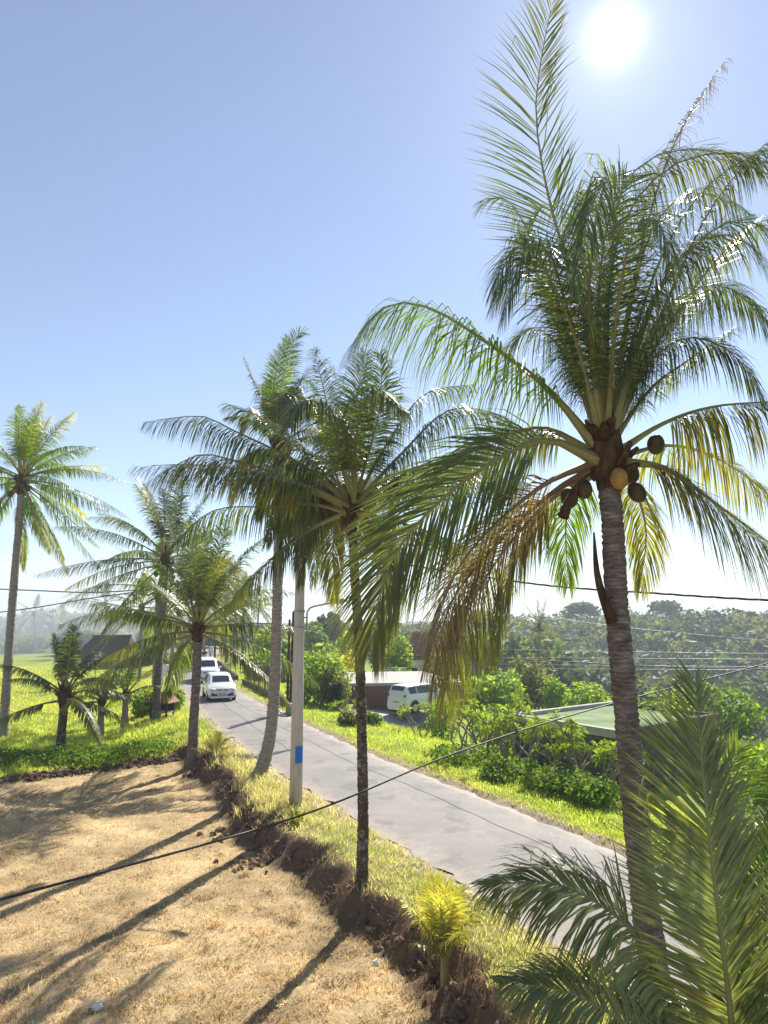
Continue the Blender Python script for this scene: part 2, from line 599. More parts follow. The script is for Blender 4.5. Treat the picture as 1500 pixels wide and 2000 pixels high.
def bank_d(x, y):
    return (x - np.interp(y, BY, BX)) * 0.84 + 0.13 * wob(x, y, 2.9) + 0.06 * wob(x, y, 7.3, 1.0)


def far_d(x, y):
    return (y - (25.2 + (x + 7) * 0.76)) * 0.8 + 0.16 * wob(x, y, 2.2, 0.5)


def terrain(x, y):
    x = np.asarray(x, float)
    y = np.asarray(y, float)
    rd, sd = road_dist(x, y)
    bd, fd = bank_d(x, y), far_d(x, y)
    lawn = -0.44 + 0.03 * wob(x, y, 0.9) + 0.012 * wob(x, y, 3.1, 2)
    field = -0.28 + 0.05 * wob(x, y, 0.5, 1) - 0.3 * sstep(0, 30, fd)
    ridge = 0.08 * np.exp(-((fd - 0.25) / 0.35) ** 2) * (0.7 + 0.5 * wob(x, y, 3.3, 2.2))
    left_low = lawn + (field - lawn) * sstep(-0.15, 0.5, fd) + ridge * (bd < -0.2)
    verge = 0.03 + 0.1 * sstep(0.2, 1.2, rd) * (0.6 + 0.4 * wob(x, y, 1.6)) + 0.02 * wob(x, y, 5.3, 3)
    up = sstep(-0.46, 0.16, bd)
    zl = left_low * (1 - up) + verge * up
    vf = sstep(1.5, 4.5, rd)                        # beyond the lawn the verge runs down into the field
    zl2 = verge * (1 - vf) + field * vf
    far_mix = sstep(24.0, 27.5, y + 0.0 * x)
    zl = zl * (1 - far_mix) + zl2 * far_mix
    zr = 0.03 + 0.06 * wob(x, y, 1.1) * sstep(0.2, 1.0, rd)
    zr = zr - 1.35 * sstep(1.8, 7.5, rd) - 1.0 * sstep(9, 22, rd)
    near_cut = sstep(18, 30, x) * 1.0
    zr = zr - 12.0 * sstep(14, 70, x + 0.12 * (y - 40))
    hill = sstep(95, 210, y * 0.8 + x * 0.55)
    hx = sstep(-25, 25, x - 0.02 * y)
    zr = zr + hill * hx * (13.5 * sstep(14, 70, x + 0.12 * (y - 40)) + 1.0) + 1.2 * wob(x, y, 0.05) * hill
    zz = np.where(sd > 0, zr, zl)
    zz = np.where(rd < 0.0, -0.05, zz)
    k = sstep(0.0, 0.25, rd)
    return np.where(rd < 0.25, -0.05 + (zz + 0.05) * k, zz)


def axis(fine0, fine1, st, lo, hi, g=1.13):
    a = list(np.arange(fine0, fine1, st))
    s, q = st, fine1
    while q < hi:
        a.append(q)
        s *= g
        q += s
    a.append(hi)
    s, q = st, fine0 - st
    while q > lo:
        a.insert(0, q)
        s *= g
        q -= s
    a.insert(0, lo)
    return np.array(a)


gx = axis(-14, 9, 0.1, -900, 900)
gy = axis(3, 30, 0.1, -60, 1500)
XX, YY = np.meshgrid(gx, gy, indexing='ij')
ZZ = terrain(XX, YY)
rq = rng.normal(0, 1, XX.shape)
rq = (rq + np.roll(rq, 1, 0) + np.roll(rq, 1, 1) + np.roll(rq, (1, 1), (0, 1))) / 2
ZZ = ZZ + 0.014 * rq * ((XX > -16) & (XX < 9) & (YY > 3) & (YY < 30))
rd, sd = road_dist(XX, YY)
bd, fd = bank_d(XX, YY), far_d(XX, YY)
STRAW, SOIL, SAND = np.array([0.45, 0.33, 0.18]), np.array([0.155, 0.1, 0.066]), np.array([0.34, 0.27, 0.19])
GREEN, DRYG, FIELD = np.array([0.22, 0.28, 0.045]), np.array([0.3, 0.26, 0.11]), np.array([0.26, 0.31, 0.06])
lawn_w = (1 - sstep(-0.62, -0.42, bd)) * (1 - sstep(-0.3, 0.0, fd)) * (sd < 0)
bank_w = (np.exp(-((bd + 0.12) / 0.4) ** 4) * (YY < 26) + np.exp(-((fd - 0.1) / 0.2) ** 2) * (bd < 0.1)) * (sd < 0)
c = np.where((sd > 0)[..., None], GREEN, np.where((fd > 0.4)[..., None], FIELD, DRYG))
wd_ = (sstep(12, 30, XX) * (sd > 0) + sstep(95, 130, YY))[..., None].clip(0, 1)
c = c * (1 - wd_) + np.array([0.03, 0.05, 0.02]) * wd_
lp_ = 1 + .13 * wob(XX, YY, 1.25, 4) + .1 * wob(XX, YY, 3.4, 2.6) - .28 * sstep(.55, .95, wob(XX, YY, 1.9, 5.1))
c = c * (1 - lawn_w[..., None]) + STRAW * (lawn_w * lp_)[..., None] + np.array([-.02, -.03, -.03]) * (lawn_w * (1 - lp_))[..., None]
bank_w = np.clip(bank_w, 0, 1)[..., None]
c = c * (1 - bank_w) + SOIL * bank_w
ew = (1 - sstep(0.1, 0.65, rd + 0.18 * wob(XX, YY, 2.3)))[..., None]
c = c * (1 - ew) + SAND * ew
nx, ny = XX.shape
idx = np.arange(nx * ny).reshape(nx, ny)
quads = np.stack([idx[:-1, :-1], idx[1:, :-1], idx[1:, 1:], idx[:-1, 1:]], -1).reshape(-1, 4)
gme = mesh_np('ground', np.stack([XX, YY, ZZ], -1).reshape(-1, 3), [quads], ['ground'], c.reshape(-1, 3), True)
tag(obj('ground', gme), 'uneven ground of dry lawn, earth bank and green verges', kind='structure')


def hz(x, y):
    return float(terrain(np.array([x]), np.array([y]))[0])


# road strip with ragged edges
acr = np.linspace(-1, 1, 13)
ks = np.arange(len(RCs))
jl = 0.07 * np.sin(ks * 0.9) + 0.06 * np.sin(ks * 2.3 + 1) + 0.05 * np.sin(ks * 0.31)
jr = 0.06 * np.sin(ks * 0.8 + 2) + 0.05 * np.sin(ks * 1.9)
rv = []
for i, a_ in enumerate(acr):
    w = HALF + (jr if a_ > 0 else jl) * abs(a_) ** 6
    q = RCs + RN * (w * a_)[:, None]
    rv.append(np.c_[q, np.full(len(q), 0.0) + 0.035 * (1 - a_ * a_) - 0.03 * (abs(a_) > 0.99)])
rv = np.stack(rv, 1)
dust_ = np.interp(np.abs(acr), [0, .3, .45, .6, .8, 1], [.22, .1, 0, .12, .3, 1.0])
rcol = np.tile(dust_[None, :, None], (len(RCs), 1, 3)).reshape(-1, 3)
nr = len(RCs)
idx = np.arange(nr * 13).reshape(nr, 13)
quads = np.stack([idx[:-1, :-1], idx[:-1, 1:], idx[1:, 1:], idx[1:, :-1]], -1).reshape(-1, 4)
tag(obj('road', mesh_np('road', rv.reshape(-1, 3), [quads], ['asphalt'], rcol, True)), 'narrow grey asphalt road curving away', kind='structure')

for (off0, off1, k0, k1, w_) in ((-.62, .55, 120, 330, .022), (.75, .35, 60, 250, .018)):  # thin dark strips laid on the road as painted shadows of overhead wires
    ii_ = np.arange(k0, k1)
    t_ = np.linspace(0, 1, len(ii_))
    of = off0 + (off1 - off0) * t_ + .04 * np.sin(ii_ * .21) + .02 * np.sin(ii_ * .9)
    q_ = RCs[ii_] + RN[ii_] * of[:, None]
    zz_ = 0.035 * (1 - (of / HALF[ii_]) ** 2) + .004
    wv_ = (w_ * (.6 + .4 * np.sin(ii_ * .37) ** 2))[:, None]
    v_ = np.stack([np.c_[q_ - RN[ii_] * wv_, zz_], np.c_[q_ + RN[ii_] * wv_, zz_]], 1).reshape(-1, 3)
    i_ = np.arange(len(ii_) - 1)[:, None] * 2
    obj('wire_shadow_strip', mesh_np('wire_shadow_strip', v_, [i_ + np.array([[0, 1, 3, 2]])], ['wire_shadow_dark']), bpy.data.objects['road'])

# ------------------------------------------------------------------ grass, straw
def blades(name, xy, hgt, wid, colr, mat, lean=0.5, label=None, zoff=-0.01, cat='grass'):
    n_ = len(xy)
    z = terrain(xy[:, 0], xy[:, 1]) + zoff + 0.008
    a = rng.uniform(0, 2 * math.pi, n_)
    b_ = rng.uniform(0, 2 * math.pi, n_)
    hh = hgt * rng.uniform(0.5, 1.25, n_)
    ww = wid * rng.uniform(0.6, 1.3, n_)
    le = lean * rng.uniform(0.2, 1.4, n_) * hh
    base = np.c_[xy, z]
    side = np.c_[np.cos(a), np.sin(a), np.zeros(n_)] * (ww / 2)[:, None]
    ld = np.c_[np.cos(b_), np.sin(b_), np.zeros(n_)]
    mid = base + ld * (le * 0.35)[:, None] + np.c_[np.zeros((n_, 2)), hh * 0.6]
    tip = base + ld * le[:, None] + np.c_[np.zeros((n_, 2)), hh]
    v = np.stack([base - side, base + side, mid - side * 0.7, mid + side * 0.7, tip], 1).reshape(-1, 3)
    o = np.arange(n_)[:, None] * 5
    me = mesh_np(name, v, [o + np.array([[0, 1, 3, 2]]), o + np.array([[2, 3, 4]])], [mat], np.repeat(colr, 5, axis=0))
    return tag(obj(name, me), label, cat, kind='stuff')


def scatter(n_, x0, x1, y0, y1, power=1.0):
    """more points close by: depth drawn so that the picture is covered evenly"""
    u = rng.uniform(0, 1, n_)
    y = 1 / (1 / y0 + u * (1 / y1 - 1 / y0)) if power == 1.0 else y0 + (y1 - y0) * u ** power
    x = rng.uniform(x0, x1, n_)
    return np.c_[x, y]


def mixcol(n_, cols, w=None, jit=0.18):
    cols = np.asarray(cols, float)
    i = rng.choice(len(cols), n_, p=w)
    return cols[i] * (1 + rng.uniform(-jit, jit, (n_, 1)))


# dry lawn
xy = scatter(420000, -19, 5.5, 5.2, 27)
vis = np.abs(xy[:, 0]) < xy[:, 1] * 0.64 + 0.5
xy = xy[vis]
bd, fd = bank_d(xy[:, 0], xy[:, 1]), far_d(xy[:, 0], xy[:, 1])
patchy = wob(xy[:, 0], xy[:, 1], 5.1, 0.3) + 0.6 * wob(xy[:, 0], xy[:, 1], 13.0, 1.7) + rng.normal(0, 0.5, len(xy))
keep = (bd < -0.5) & (fd < -.1) & (patchy > -0.55 + 1.1 * sstep(.6, .95, wob(xy[:, 0], xy[:, 1], 1.9, 5.1)))
xy = xy[keep]
pw = patchy[keep]
cl = mixcol(len(xy), [(0.61, 0.485, 0.285), (0.52, 0.4, 0.215), (0.69, 0.57, 0.36), (0.31, 0.23, 0.12)], [0.42, 0.3, 0.18, 0.1]) * np.clip(1 + 0.2 * pw[:, None] + .16 * wob(xy[:, 0], xy[:, 1], 1.25, 4)[:, None] + .12 * wob(xy[:, 0], xy[:, 1], 3.4, 2.6)[:, None], .6, 1.35)
blades('lawn_grass', xy, 0.045 + 0.022 * np.clip(pw, 0, 1.6), 0.013, cl, 'straw', 1.3, 'dry straw coloured mown grass covering the lawn')
print('lawn blades', len(xy))

# verge on the near side of the road
xy = scatter(230000, -13, 7.5, 6.5, 40)
rd, sd = road_dist(xy[:, 0], xy[:, 1])
bd, fd = bank_d(xy[:, 0], xy[:, 1]), far_d(xy[:, 0], xy[:, 1])
keep = (sd < 0) & (rd > 0.12 + 0.2 * rng.uniform(0, 1, len(xy)) ** 2) & (bd > 0.08 + 0.16 * rng.normal(0, 1, len(xy)) ** 2 * (xy[:, 1] < 16) - .34 * np.clip(.25 + wob(xy[:, 0], xy[:, 1], 2.3, 1.9), 0, 1) * (.35 + .65 * (xy[:, 1] > 15.5))) & ((fd < 2.0) | (rd < 2.2)) & (np.abs(xy[:, 0]) < xy[:, 1] * 0.62)
xy, rd, bd = xy[keep], rd[keep], bd[keep]
n_ = len(xy)
dry = np.clip(0.55 + 0.5 * sstep(15, 19, xy[:, 1]) * (1 - sstep(24, 27, xy[:, 1])) - 0.45 * (xy[:, 1] > 26) + 0.3 * wob(xy[:, 0], xy[:, 1], 1.9) + rng.normal(0, 0.22, n_)
              - 0.3 * np.exp(-((rd - 0.9) / 0.6) ** 2), 0, 1)[:, None]
cl = mixcol(n_, [(0.2, 0.28, 0.08), (0.26, 0.32, 0.11), (0.3, 0.33, 0.15)]) * (1 - dry) + mixcol(n_, [(0.5, 0.43, 0.24), (0.45, 0.4, 0.2), (0.55, 0.49, 0.31)]) * dry
hg = 0.10 + 0.12 * np.clip(wob(xy[:, 0], xy[:, 1], 2.7, 0.7), 0, 1) + 0.16 * sstep(15.5, 18, xy[:, 1]) * (bd < 0.7)
blades('verge_grass', xy, hg, 0.012 + 0.0003 * xy[:, 1], cl, 'grass_blade', 0.9, 'half dry grass on the verge between lawn and road')
print('verge blades', n_)

# longer straw lying in loose wisps, and a few green sprouts in the lawn
ct = scatter(700, -14, 4, 5.4, 24)
ct = ct[(bank_d(ct[:, 0], ct[:, 1]) < -.7) & (far_d(ct[:, 0], ct[:, 1]) < -.3)]
xy = (ct[:, None, :] + rng.normal(0, 1, (len(ct), 60, 2)) * rng.uniform(.04, .2, (len(ct), 1, 1))).reshape(-1, 2)
cl = np.repeat(mixcol(len(ct), [(0.7, 0.56, 0.33), (0.5, 0.36, 0.17), (0.3, 0.2, 0.1), (0.22, 0.15, 0.08)], None, .2), 60, 0) * rng.uniform(.8, 1.2, (len(xy), 1))
blades('straw_wisps', xy, 0.05, 0.012, cl, 'straw', 2.6, 'loose wisps of cut straw lying on the lawn', cat='straw')
ct = scatter(160, -14, 4, 5.4, 24)
ct = ct[(bank_d(ct[:, 0], ct[:, 1]) < -.6) & (far_d(ct[:, 0], ct[:, 1]) < -.2)]
xy = (ct[:, None, :] + rng.normal(0, .035, (len(ct), 14, 2))).reshape(-1, 2)
blades('lawn_weeds', xy, 0.06, 0.014, mixcol(len(xy), [(0.24, 0.27, 0.09), (0.32, 0.31, 0.12)]), 'grass_blade', 1.2, 'small green sprouts scattered in the dry lawn', cat='weeds')

# dead roots and hanging straw on the earth bank
xy = scatter(110000, -8, 5, 6.5, 26)
bd, fd = bank_d(xy[:, 0], xy[:, 1]), far_d(xy[:, 0], xy[:, 1])
keep = ((bd > -0.58) & (bd < 0.2)) & (fd < 0.3) & (rng.uniform(0, 1, len(xy)) < .25 + .75 * np.clip(.4 + wob(xy[:, 0], xy[:, 1], 3.1, 1.3), 0, 1))
xy = xy[keep]
cl = mixcol(len(xy), [(0.17, 0.1, 0.06), (0.27, 0.18, 0.1), (0.42, 0.32, 0.18), (0.09, 0.055, 0.035)], [0.33, 0.32, 0.2, 0.15])
blades('bank_roots', xy, 0.075 + .05 * rng.uniform(0, 1, len(xy)) ** 3, 0.011, cl, 'straw', 1.6, 'brown dead roots and stubble on the earth bank', cat='roots')

# verge on the far side of the road
xy = scatter(260000, -26, 12, 13, 85)
rd, sd = road_dist(xy[:, 0], xy[:, 1])
keep = (sd > 0) & (rd > 0.1 + 0.25 * rng.uniform(0, 1, len(xy)) ** 2) & (rd < 7.5)
xy, rd = xy[keep], rd[keep]
n_ = len(xy)
dry = np.clip(0.9 * np.exp(-(rd / 0.45) ** 2) + 0.35 * wob(xy[:, 0], xy[:, 1], 0.8, 2) - 0.1 + rng.normal(0, 0.15, n_), 0, 0.8)[:, None]
cl = mixcol(n_, [(0.27, 0.36, 0.05), (0.34, 0.42, 0.07), (0.41, 0.45, 0.1)]) * (1 - dry) + mixcol(n_, [(0.4, 0.36, 0.13), (0.33, 0.3, 0.1)]) * dry
hg = 0.09 + 0.1 * np.clip(wob(xy[:, 0], xy[:, 1], 2.2, 0.2), 0, 1) + 0.12 * sstep(2.5, 5, rd)
blades('roadside_grass', xy, hg, 0.014 + 0.0005 * xy[:, 1], cl, 'grass_blade', 0.7, 'bright green grass on the far side of the road')

# green field at the left
xy = scatter(260000, -48, -5, 17, 75)
rd, sd = road_dist(xy[:, 0], xy[:, 1])
fd = far_d(xy[:, 0], xy[:, 1])
keep = (sd < 0) & (rd > 0.7) & (fd > 0.35) & (np.abs(xy[:, 0]) < xy[:, 1] * 0.62)
xy, fd = xy[keep], fd[keep]
n_ = len(xy)
yel = np.clip(0.35 * wob(xy[:, 0], xy[:, 1], 0.45, 1) + 0.3 * sstep(6, 14, fd) + rng.normal(0, 0.15, n_), 0, 0.9)[:, None]
cl = mixcol(n_, [(0.23, 0.32, 0.055), (0.31, 0.38, 0.075), (0.38, 0.42, 0.1)]) * (1 - yel) + mixcol(n_, [(0.5, 0.48, 0.12), (0.55, 0.48, 0.17)]) * yel
hg = 0.14 + 0.16 * np.clip(wob(xy[:, 0], xy[:, 1], 1.6, 0.9), 0, 1) * (1 - sstep(4, 10, fd))
blades('field_grass', xy, hg, 0.016 + 0.0006 * xy[:, 1], cl, 'grass_blade', 0.7, 'tall green grass of the field at the left')


# clods of dug earth along the bank, lumps that cannot be counted
def clods(name, centres, sizes, mat, label):
    V, Q, C_ = [], [], []
    off = 0
    for (x, y, z), s in zip(centres, sizes):
        nu, nv = 7, 5
        th = np.linspace(0.15, math.pi - 0.15, nv)
        ph = np.linspace(0, 2 * math.pi, nu, endpoint=False)
        rr = s * rng.uniform(0.6, 1.2, (nv, nu))
        v = np.stack([rr * np.sin(th)[:, None] * np.cos(ph), rr * np.sin(th)[:, None] * np.sin(ph), 0.7 * rr * np.cos(th)[:, None] * np.ones(nu)], -1).reshape(-1, 3)
        V.append(v + np.array([x, y, z]))
        i = np.arange(nv - 1)[:, None] * nu
        j = np.arange(nu)[None]
        Q.append(np.stack([i + j, i + nu + j, i + nu + (j + 1) % nu, i + (j + 1) % nu], -1).reshape(-1, 4) + off)
        C_.append(np.tile(np.array([0.17, 0.11, 0.072]) * rng.uniform(0.6, 1.5), (nu * nv, 1)))
        off += nu * nv
    me = mesh_np(name, np.vstack(V), [np.vstack(Q)], [mat], np.vstack(C_))
    return tag(obj(name, me), label, 'soil', kind='stuff')


cs, ss = [], []
for k in range(900):
    x = rnd.uniform(-16, -6.2)
    y = 25.2 + (x + 7) * 0.76 + rnd.gauss(0.1, 0.16)
    cs.append((x, y, hz(x, y) + 0.02)); ss.append(abs(rnd.gauss(0.03, 0.03)) + 0.012)
for k in range(420):
    y = 7.5 + 17 * rnd.random() ** 1.4
    x = float(np.interp(y, BY, BX)) + rnd.gauss(-0.22, 0.14)
    cs.append((x, y, hz(x, y) + 0.01)); ss.append(abs(rnd.gauss(0.03, 0.025)) + 0.012)
for (px, py, num, spr) in ((490, 1697, 46, 0.25), (455, 1640, 60, 0.32), (540, 1660, 40, 0.3), (300, 1480, 60, 0.5), (400, 1520, 40, 0.3)):
    c0 = G(px, py, -0.54)
    for k in range(num):
        x, y = c0[0] + rnd.gauss(0, spr), c0[1] + rnd.gauss(0, spr * 0.8)
        cs.append((x, y, hz(x, y) + 0.02)); ss.append(abs(rnd.gauss(0.03, 0.03)) + 0.012)
clods('soil_clods', cs, ss, 'straw', 'dark brown clods of dug earth along the edges of the lawn')

# ------------------------------------------------------------------ palms
GR = {'fresh': ((0.18, 0.22, 0.085), (0.23, 0.26, 0.11), (0.14, 0.17, 0.065)),
      'green': ((0.095, 0.135, 0.05), (0.135, 0.175, 0.06), (0.07, 0.11, 0.045)),
      'deep': ((0.065, 0.1, 0.055), (0.09, 0.13, 0.065), (0.05, 0.08, 0.048)),
      'lime': ((0.15, 0.24, 0.03), (0.2, 0.28, 0.035), (0.11, 0.19, 0.03)),
      'yellow': ((0.25, 0.26, 0.06), (0.3, 0.27, 0.06), (0.18, 0.22, 0.05)),
      'gold': ((0.56, 0.53, 0.13), (0.6, 0.5, 0.14), (0.44, 0.48, 0.13)),
      'olive': ((0.13, 0.14, 0.04), (0.2, 0.17, 0.05), (0.09, 0.11, 0.035)),
      'dry': ((0.2, 0.135, 0.085), (0.27, 0.2, 0.12), (0.13, 0.085, 0.06))}


def frond_mesh(path, leaf=0.9, n_=90, g=1.0, hue='green', tipc=None, width=0.045, start=0.2, vee=0.25, r0=0.032, wind=(-0.12, 0.02, 0), seed=0, gaps=0.05, S=None, ang=(62, 24), dense=1.0):
    R = np.random.default_rng(seed + 1000)
    n_ = int(n_ * dense)
    path = np.asarray(path, float)
    pts = catmull(path, 60)
    T = norm(np.gradient(pts, axis=0))
    if S is None:
        o = path[-1] - path[0]
        o[2] = 0
        if np.linalg.norm(o) < 0.15:
            o = np.array([0.3, -1.0, 0])
        S = norm(np.cross(Z, o))
    else:
        S = norm(np.asarray(S, float))
    Sa = norm(S[None] - T * (T @ S)[:, None])
    Na = np.cross(T, Sa)                       # frond's upper side
    Na = np.where((Na[:, 2:3] < 0) & (np.abs(T[:, 2:3]) < 0.8), -Na, Na)
    Lf = np.linalg.norm(np.diff(pts, axis=0), axis=1).sum()
    V, C_ = [], []
    hues = np.array(GR[hue])
    u = np.linspace(start, 0.995, n_)
    for sgn in (-1, 1):
        uu = np.clip(u + R.normal(0, 0.004, n_), 0, 1)
        keep = R.uniform(0, 1, n_) > gaps
        # wind-torn gaps
        for q in range(R.integers(0, 3)):
            c0 = R.uniform(0.3, 0.95)
            keep &= ~((np.abs(uu - c0) < R.uniform(0.004, 0.016)))
        uu = uu[keep]
        k = len(uu)
        f = uu * 59
        i = np.minimum(f.astype(int), 58)
        w = (f - i)[:, None]
        p = pts[i] * (1 - w) + pts[i + 1] * w
        t = T[i]
        s = Sa[i]
        nn = Na[i]
        q = (uu - start) / (1 - start)
        ll = leaf * (0.5 + 0.5 * np.sin(np.clip(q * 2.3 + 0.3, 0, math.pi))) * (1 - 0.62 * q ** 3) * R.uniform(0.86, 1.08, k)
        an = np.radians(ang[0] + (ang[1] - ang[0]) * q + R.normal(0, 4, k))
        D = s * sgn * np.sin(an)[:, None] + t * np.cos(an)[:, None] + nn * (vee * R.uniform(0.5, 1.4, k))[:, None]
        D = norm(D)
        gg = (g * R.uniform(0.6, 1.35, k))[:, None]
        wd = np.asarray(wind)[None] * R.uniform(0.5, 1.5, (k, 1))
        down = np.array([[0, 0, -1.0]])
        st = [p]
        cur = p
        W0 = norm(np.cross(D, nn))
        kink = (R.uniform(0, 1, k) < 0.06)[:, None]
        for m_ in range(3):
            dd = norm(D + (down * gg + wd) * (0.3, 0.9, 1.6)[m_] + down * kink * (0, 0, 3.0)[m_])
            cur = cur + dd * (ll * (0.3, 0.36, 0.34)[m_])[:, None]
            st.append(cur)
        wv = (width * R.uniform(0.75, 1.15, k) * (1 - 0.45 * q ** 2))[:, None]
        v = np.stack([st[0] - W0 * wv * 0.25, st[0] + W0 * wv * 0.25, st[1] - W0 * wv * 0.5, st[1] + W0 * wv * 0.5,
                      st[2] - W0 * wv * 0.36, st[2] + W0 * wv * 0.36, st[3]], 1)
        c0 = hues[R.integers(0, len(hues), k)] * R.uniform(0.8, 1.2, (k, 1))
        if tipc:
            tc_ = np.array(GR[tipc][0])
            a0 = np.clip((q - 0.35) / 0.5 + R.normal(0, 0.2, k), 0, 1)[:, None]
            c1 = c0 * (1 - a0) + tc_ * a0
        else:
            a0 = (R.uniform(0, 1, k) < 0.05)[:, None]
            c1 = c0 * (1 - a0) + np.array((0.27, 0.25, 0.07)) * a0
        end = c1 * (1 - 0.25) + np.array((0.3, 0.22, 0.08)) * 0.25
        cc = np.stack([c1, c1, c1, c1, c1, c1, end], 1)
        V.append(v.reshape(-1, 3))
        C_.append(cc.reshape(-1, 3))
    LV = np.vstack(V)
    LC = np.vstack(C_)
    nlf = len(LV) // 7
    o = np.arange(nlf)[:, None] * 7
    quads = np.vstack([o + np.array([[0, 1, 3, 2]]), o + np.array([[2, 3, 5, 4]])])
    tris = o + np.array([[4, 5, 6]])
    rp = pts[::4]
    tt = np.linspace(0, 1, len(rp))
    rr = r0 * (1.35 * np.exp(-tt * 9) + (1 - 0.86 * tt))
    tv, tq = tube_arr(rp, rr, 6)
    verts = np.vstack([LV, tv])
    cols = np.vstack([LC, np.zeros((len(tv), 3))])
    tq = tq + len(LV)
    mi = [0] * len(quads) + [1] * len(tq) + [0] * len(tris)
    return mesh_np('frond', verts, [np.vstack([quads, tq]), tris], ['palm_leaf', 'rachis_dry' if hue == 'dry' else 'rachis'], cols, False, mi)


def auto_path(c, az, el, L, sag, wind=(-0.1, 0.0, 0)):
    d = np.array([math.cos(el) * math.sin(az), math.cos(el) * math.cos(az), math.sin(el)])
    w = np.asarray(wind)
    t = np.linspace(0, 1, 7)[:, None]
    p = c + L * (d * t + (-Z * sag + w) * t ** 2.1 * 0.9)
    return p


def nut(r=0.12):
    mb = MB()
    mb.ball((0, 0, 0), (r, r * 0.95, r * 1.22), 12, 8)
    return mb


def trunk_mesh(path, r_base, r_top, mat, rings=0.075, sides=14, flare=1.5, seed=0):
    R = np.random.default_rng(seed + 5)
    L = np.linalg.norm(np.diff(np.asarray(path), axis=0), axis=1).sum()
    n_ = max(12, int(L / rings) * 2)
    pts = catmull(path, n_)
    t = np.linspace(0, 1, n_)
    r = r_base + (r_top - r_base) * t ** 0.6
    r = r * (1 + (flare - 1) * np.exp(-t * L / 0.35))
    r = r * (1 + R.uniform(0.0, 0.05, n_) * ((np.arange(n_) % 2) * 2 - 1)) * (1 + R.normal(0, 0.022, n_))
    v, q = tube_arr(pts, r, sides)
    ring = np.repeat(np.arange(n_), sides)
    v = v + R.normal(0, 1, v.shape) * 0.018 * r_base * 2
    return mesh_np('trunk', v, [q], [mat], None, True)


def palm(name, label, base, crown, mid=None, fronds=(), fill=0, L=3.6, r=(0.14, 0.11), mat='bark_grey', leaf=0.8, n_=70, hue='green', els=(78, -45),
         nuts=0, seed=0, group=None, wind=(-0.1, 0, 0), width=0.045, heart=1.0, g=1.0, flare=1.5, tip=None, sag=(0.22, 0.5), az0=0.0, cat='palm tree', dense=1.0, lk=1.0, gk=1.0, nofront=True):
    base, crown = np.asarray(base, float), np.asarray(crown, float)
    root = empty(name, base)
    tag(root, label, cat, group)
    path = [np.zeros(3) - np.array([0, 0, 0.25])] + [np.asarray(q, float) - base for q in (mid or [])] + [crown - base]
    if len(path) == 2:
        path.insert(1, np.array([0, 0, 0.3]))
    obj('trunk', trunk_mesh(path, r[0], r[1], mat, flare=flare, seed=seed), root)
    cl = crown - base
    R = random.Random(seed + 3)
    # fibrous heart of the crown
    hh = heart * r[1] / 0.11
    mb = MB()
    hp = [cl + Z * z_ for z_ in np.linspace(-0.28 * hh, 0.75 * hh, 10)]
    rr_ = np.array([1.05, 1.2, 1.45, 1.6, 1.55, 1.4, 1.15, 0.9, 0.6, 0.15]) * r[1]
    mb.tube(hp, rr_, 12)
    for k in range(14):                        # old leaf bases
        a = k * 2.4 + seed
        z0 = R.uniform(-0.25, 0.35) * hh
        o_ = np.array([math.cos(a), math.sin(a), 0])
        p0 = cl + Z * z0 + o_ * r[1] * 0.9
        mb.tube([p0, p0 + o_ * 0.1 * hh + Z * 0.12 * hh, p0 + o_ * 0.22 * hh + Z * R.uniform(0.1, 0.3) * hh], [0.07 * hh, 0.05 * hh, 0.02 * hh], 6)
    cr = mb.build('crown', 'fibre', root, True)
    k = 0
    for fr in fronds:
        kw = dict(fr)
        pts = kw.pop('p')
        kw.setdefault('leaf', leaf)
        kw.setdefault('n_', n_)
        kw.setdefault('hue', hue)
        kw.setdefault('width', width)
        kw.setdefault('wind', wind)
        pts = [np.asarray(q, float) - base for q in pts]
        pts[0] = cl + (pts[0] - cl) * 0.6
        kw['leaf'] *= lk; kw['g'] = kw.get('g', 1.0) * gk
        obj('frond', frond_mesh(pts, seed=seed * 97 + k, dense=dense, **kw), cr)
        k += 1
    for i in range(fill):
        a = az0 + i * 2.39996 + R.uniform(-0.25, 0.25)
        q = (i + 0.5) / fill
        el = math.radians(els[0] + (els[1] - els[0]) * q + R.uniform(-8, 8))
        Li = L * R.uniform(0.82, 1.1) * (0.8 + 0.2 * math.sin(q * 3))
        o_ = np.array([math.sin(a), math.cos(a), 0])
        st = cl + Z * (0.55 - 0.6 * q) * hh + o_ * r[1] * 0.7
        hu = hue
        tp = None
        if q > 0.7 and R.random() < 0.55: tp = 'yellow'
        if q > 0.85 and R.random() < 0.4: hu = 'olive'
        if tip and R.random() < 0.3: tp = tip
        if o_[1] < -.7 and el < math.radians(55) and nofront: continue
        pth = auto_path(st, a, el, Li, R.uniform(*sag) * (1.15 if q > 0.2 else 0.6), wind)
        obj('frond', frond_mesh(pth, leaf * R.uniform(0.85, 1.1), n_, g * (0.45 + 1.2 * q), hu, tp, width, seed=seed * 97 + k, wind=wind, gaps=0.07, dense=dense), cr)
        k += 1
    if nuts:
        nm = nut(0.115 * (1 if hh > 0.8 else 0.8)).build('coconut', 'coconut_husk', cr, True)
        for i in range(nuts):
            o = nm if i == 0 else nm.copy()
            if i: COL.objects.link(o)
            a = i * 2.1 + seed
            o.location = tuple(cl + np.array([math.cos(a), math.sin(a), 0]) * (r[1] * 2.3 + 0.05 * (i % 3)) + Z * (-0.12 - 0.14 * (i % 3)))
            o.rotation_euler = (R.uniform(-.4, .4), R.uniform(-.4, .4), R.uniform(0, 3))
    return root


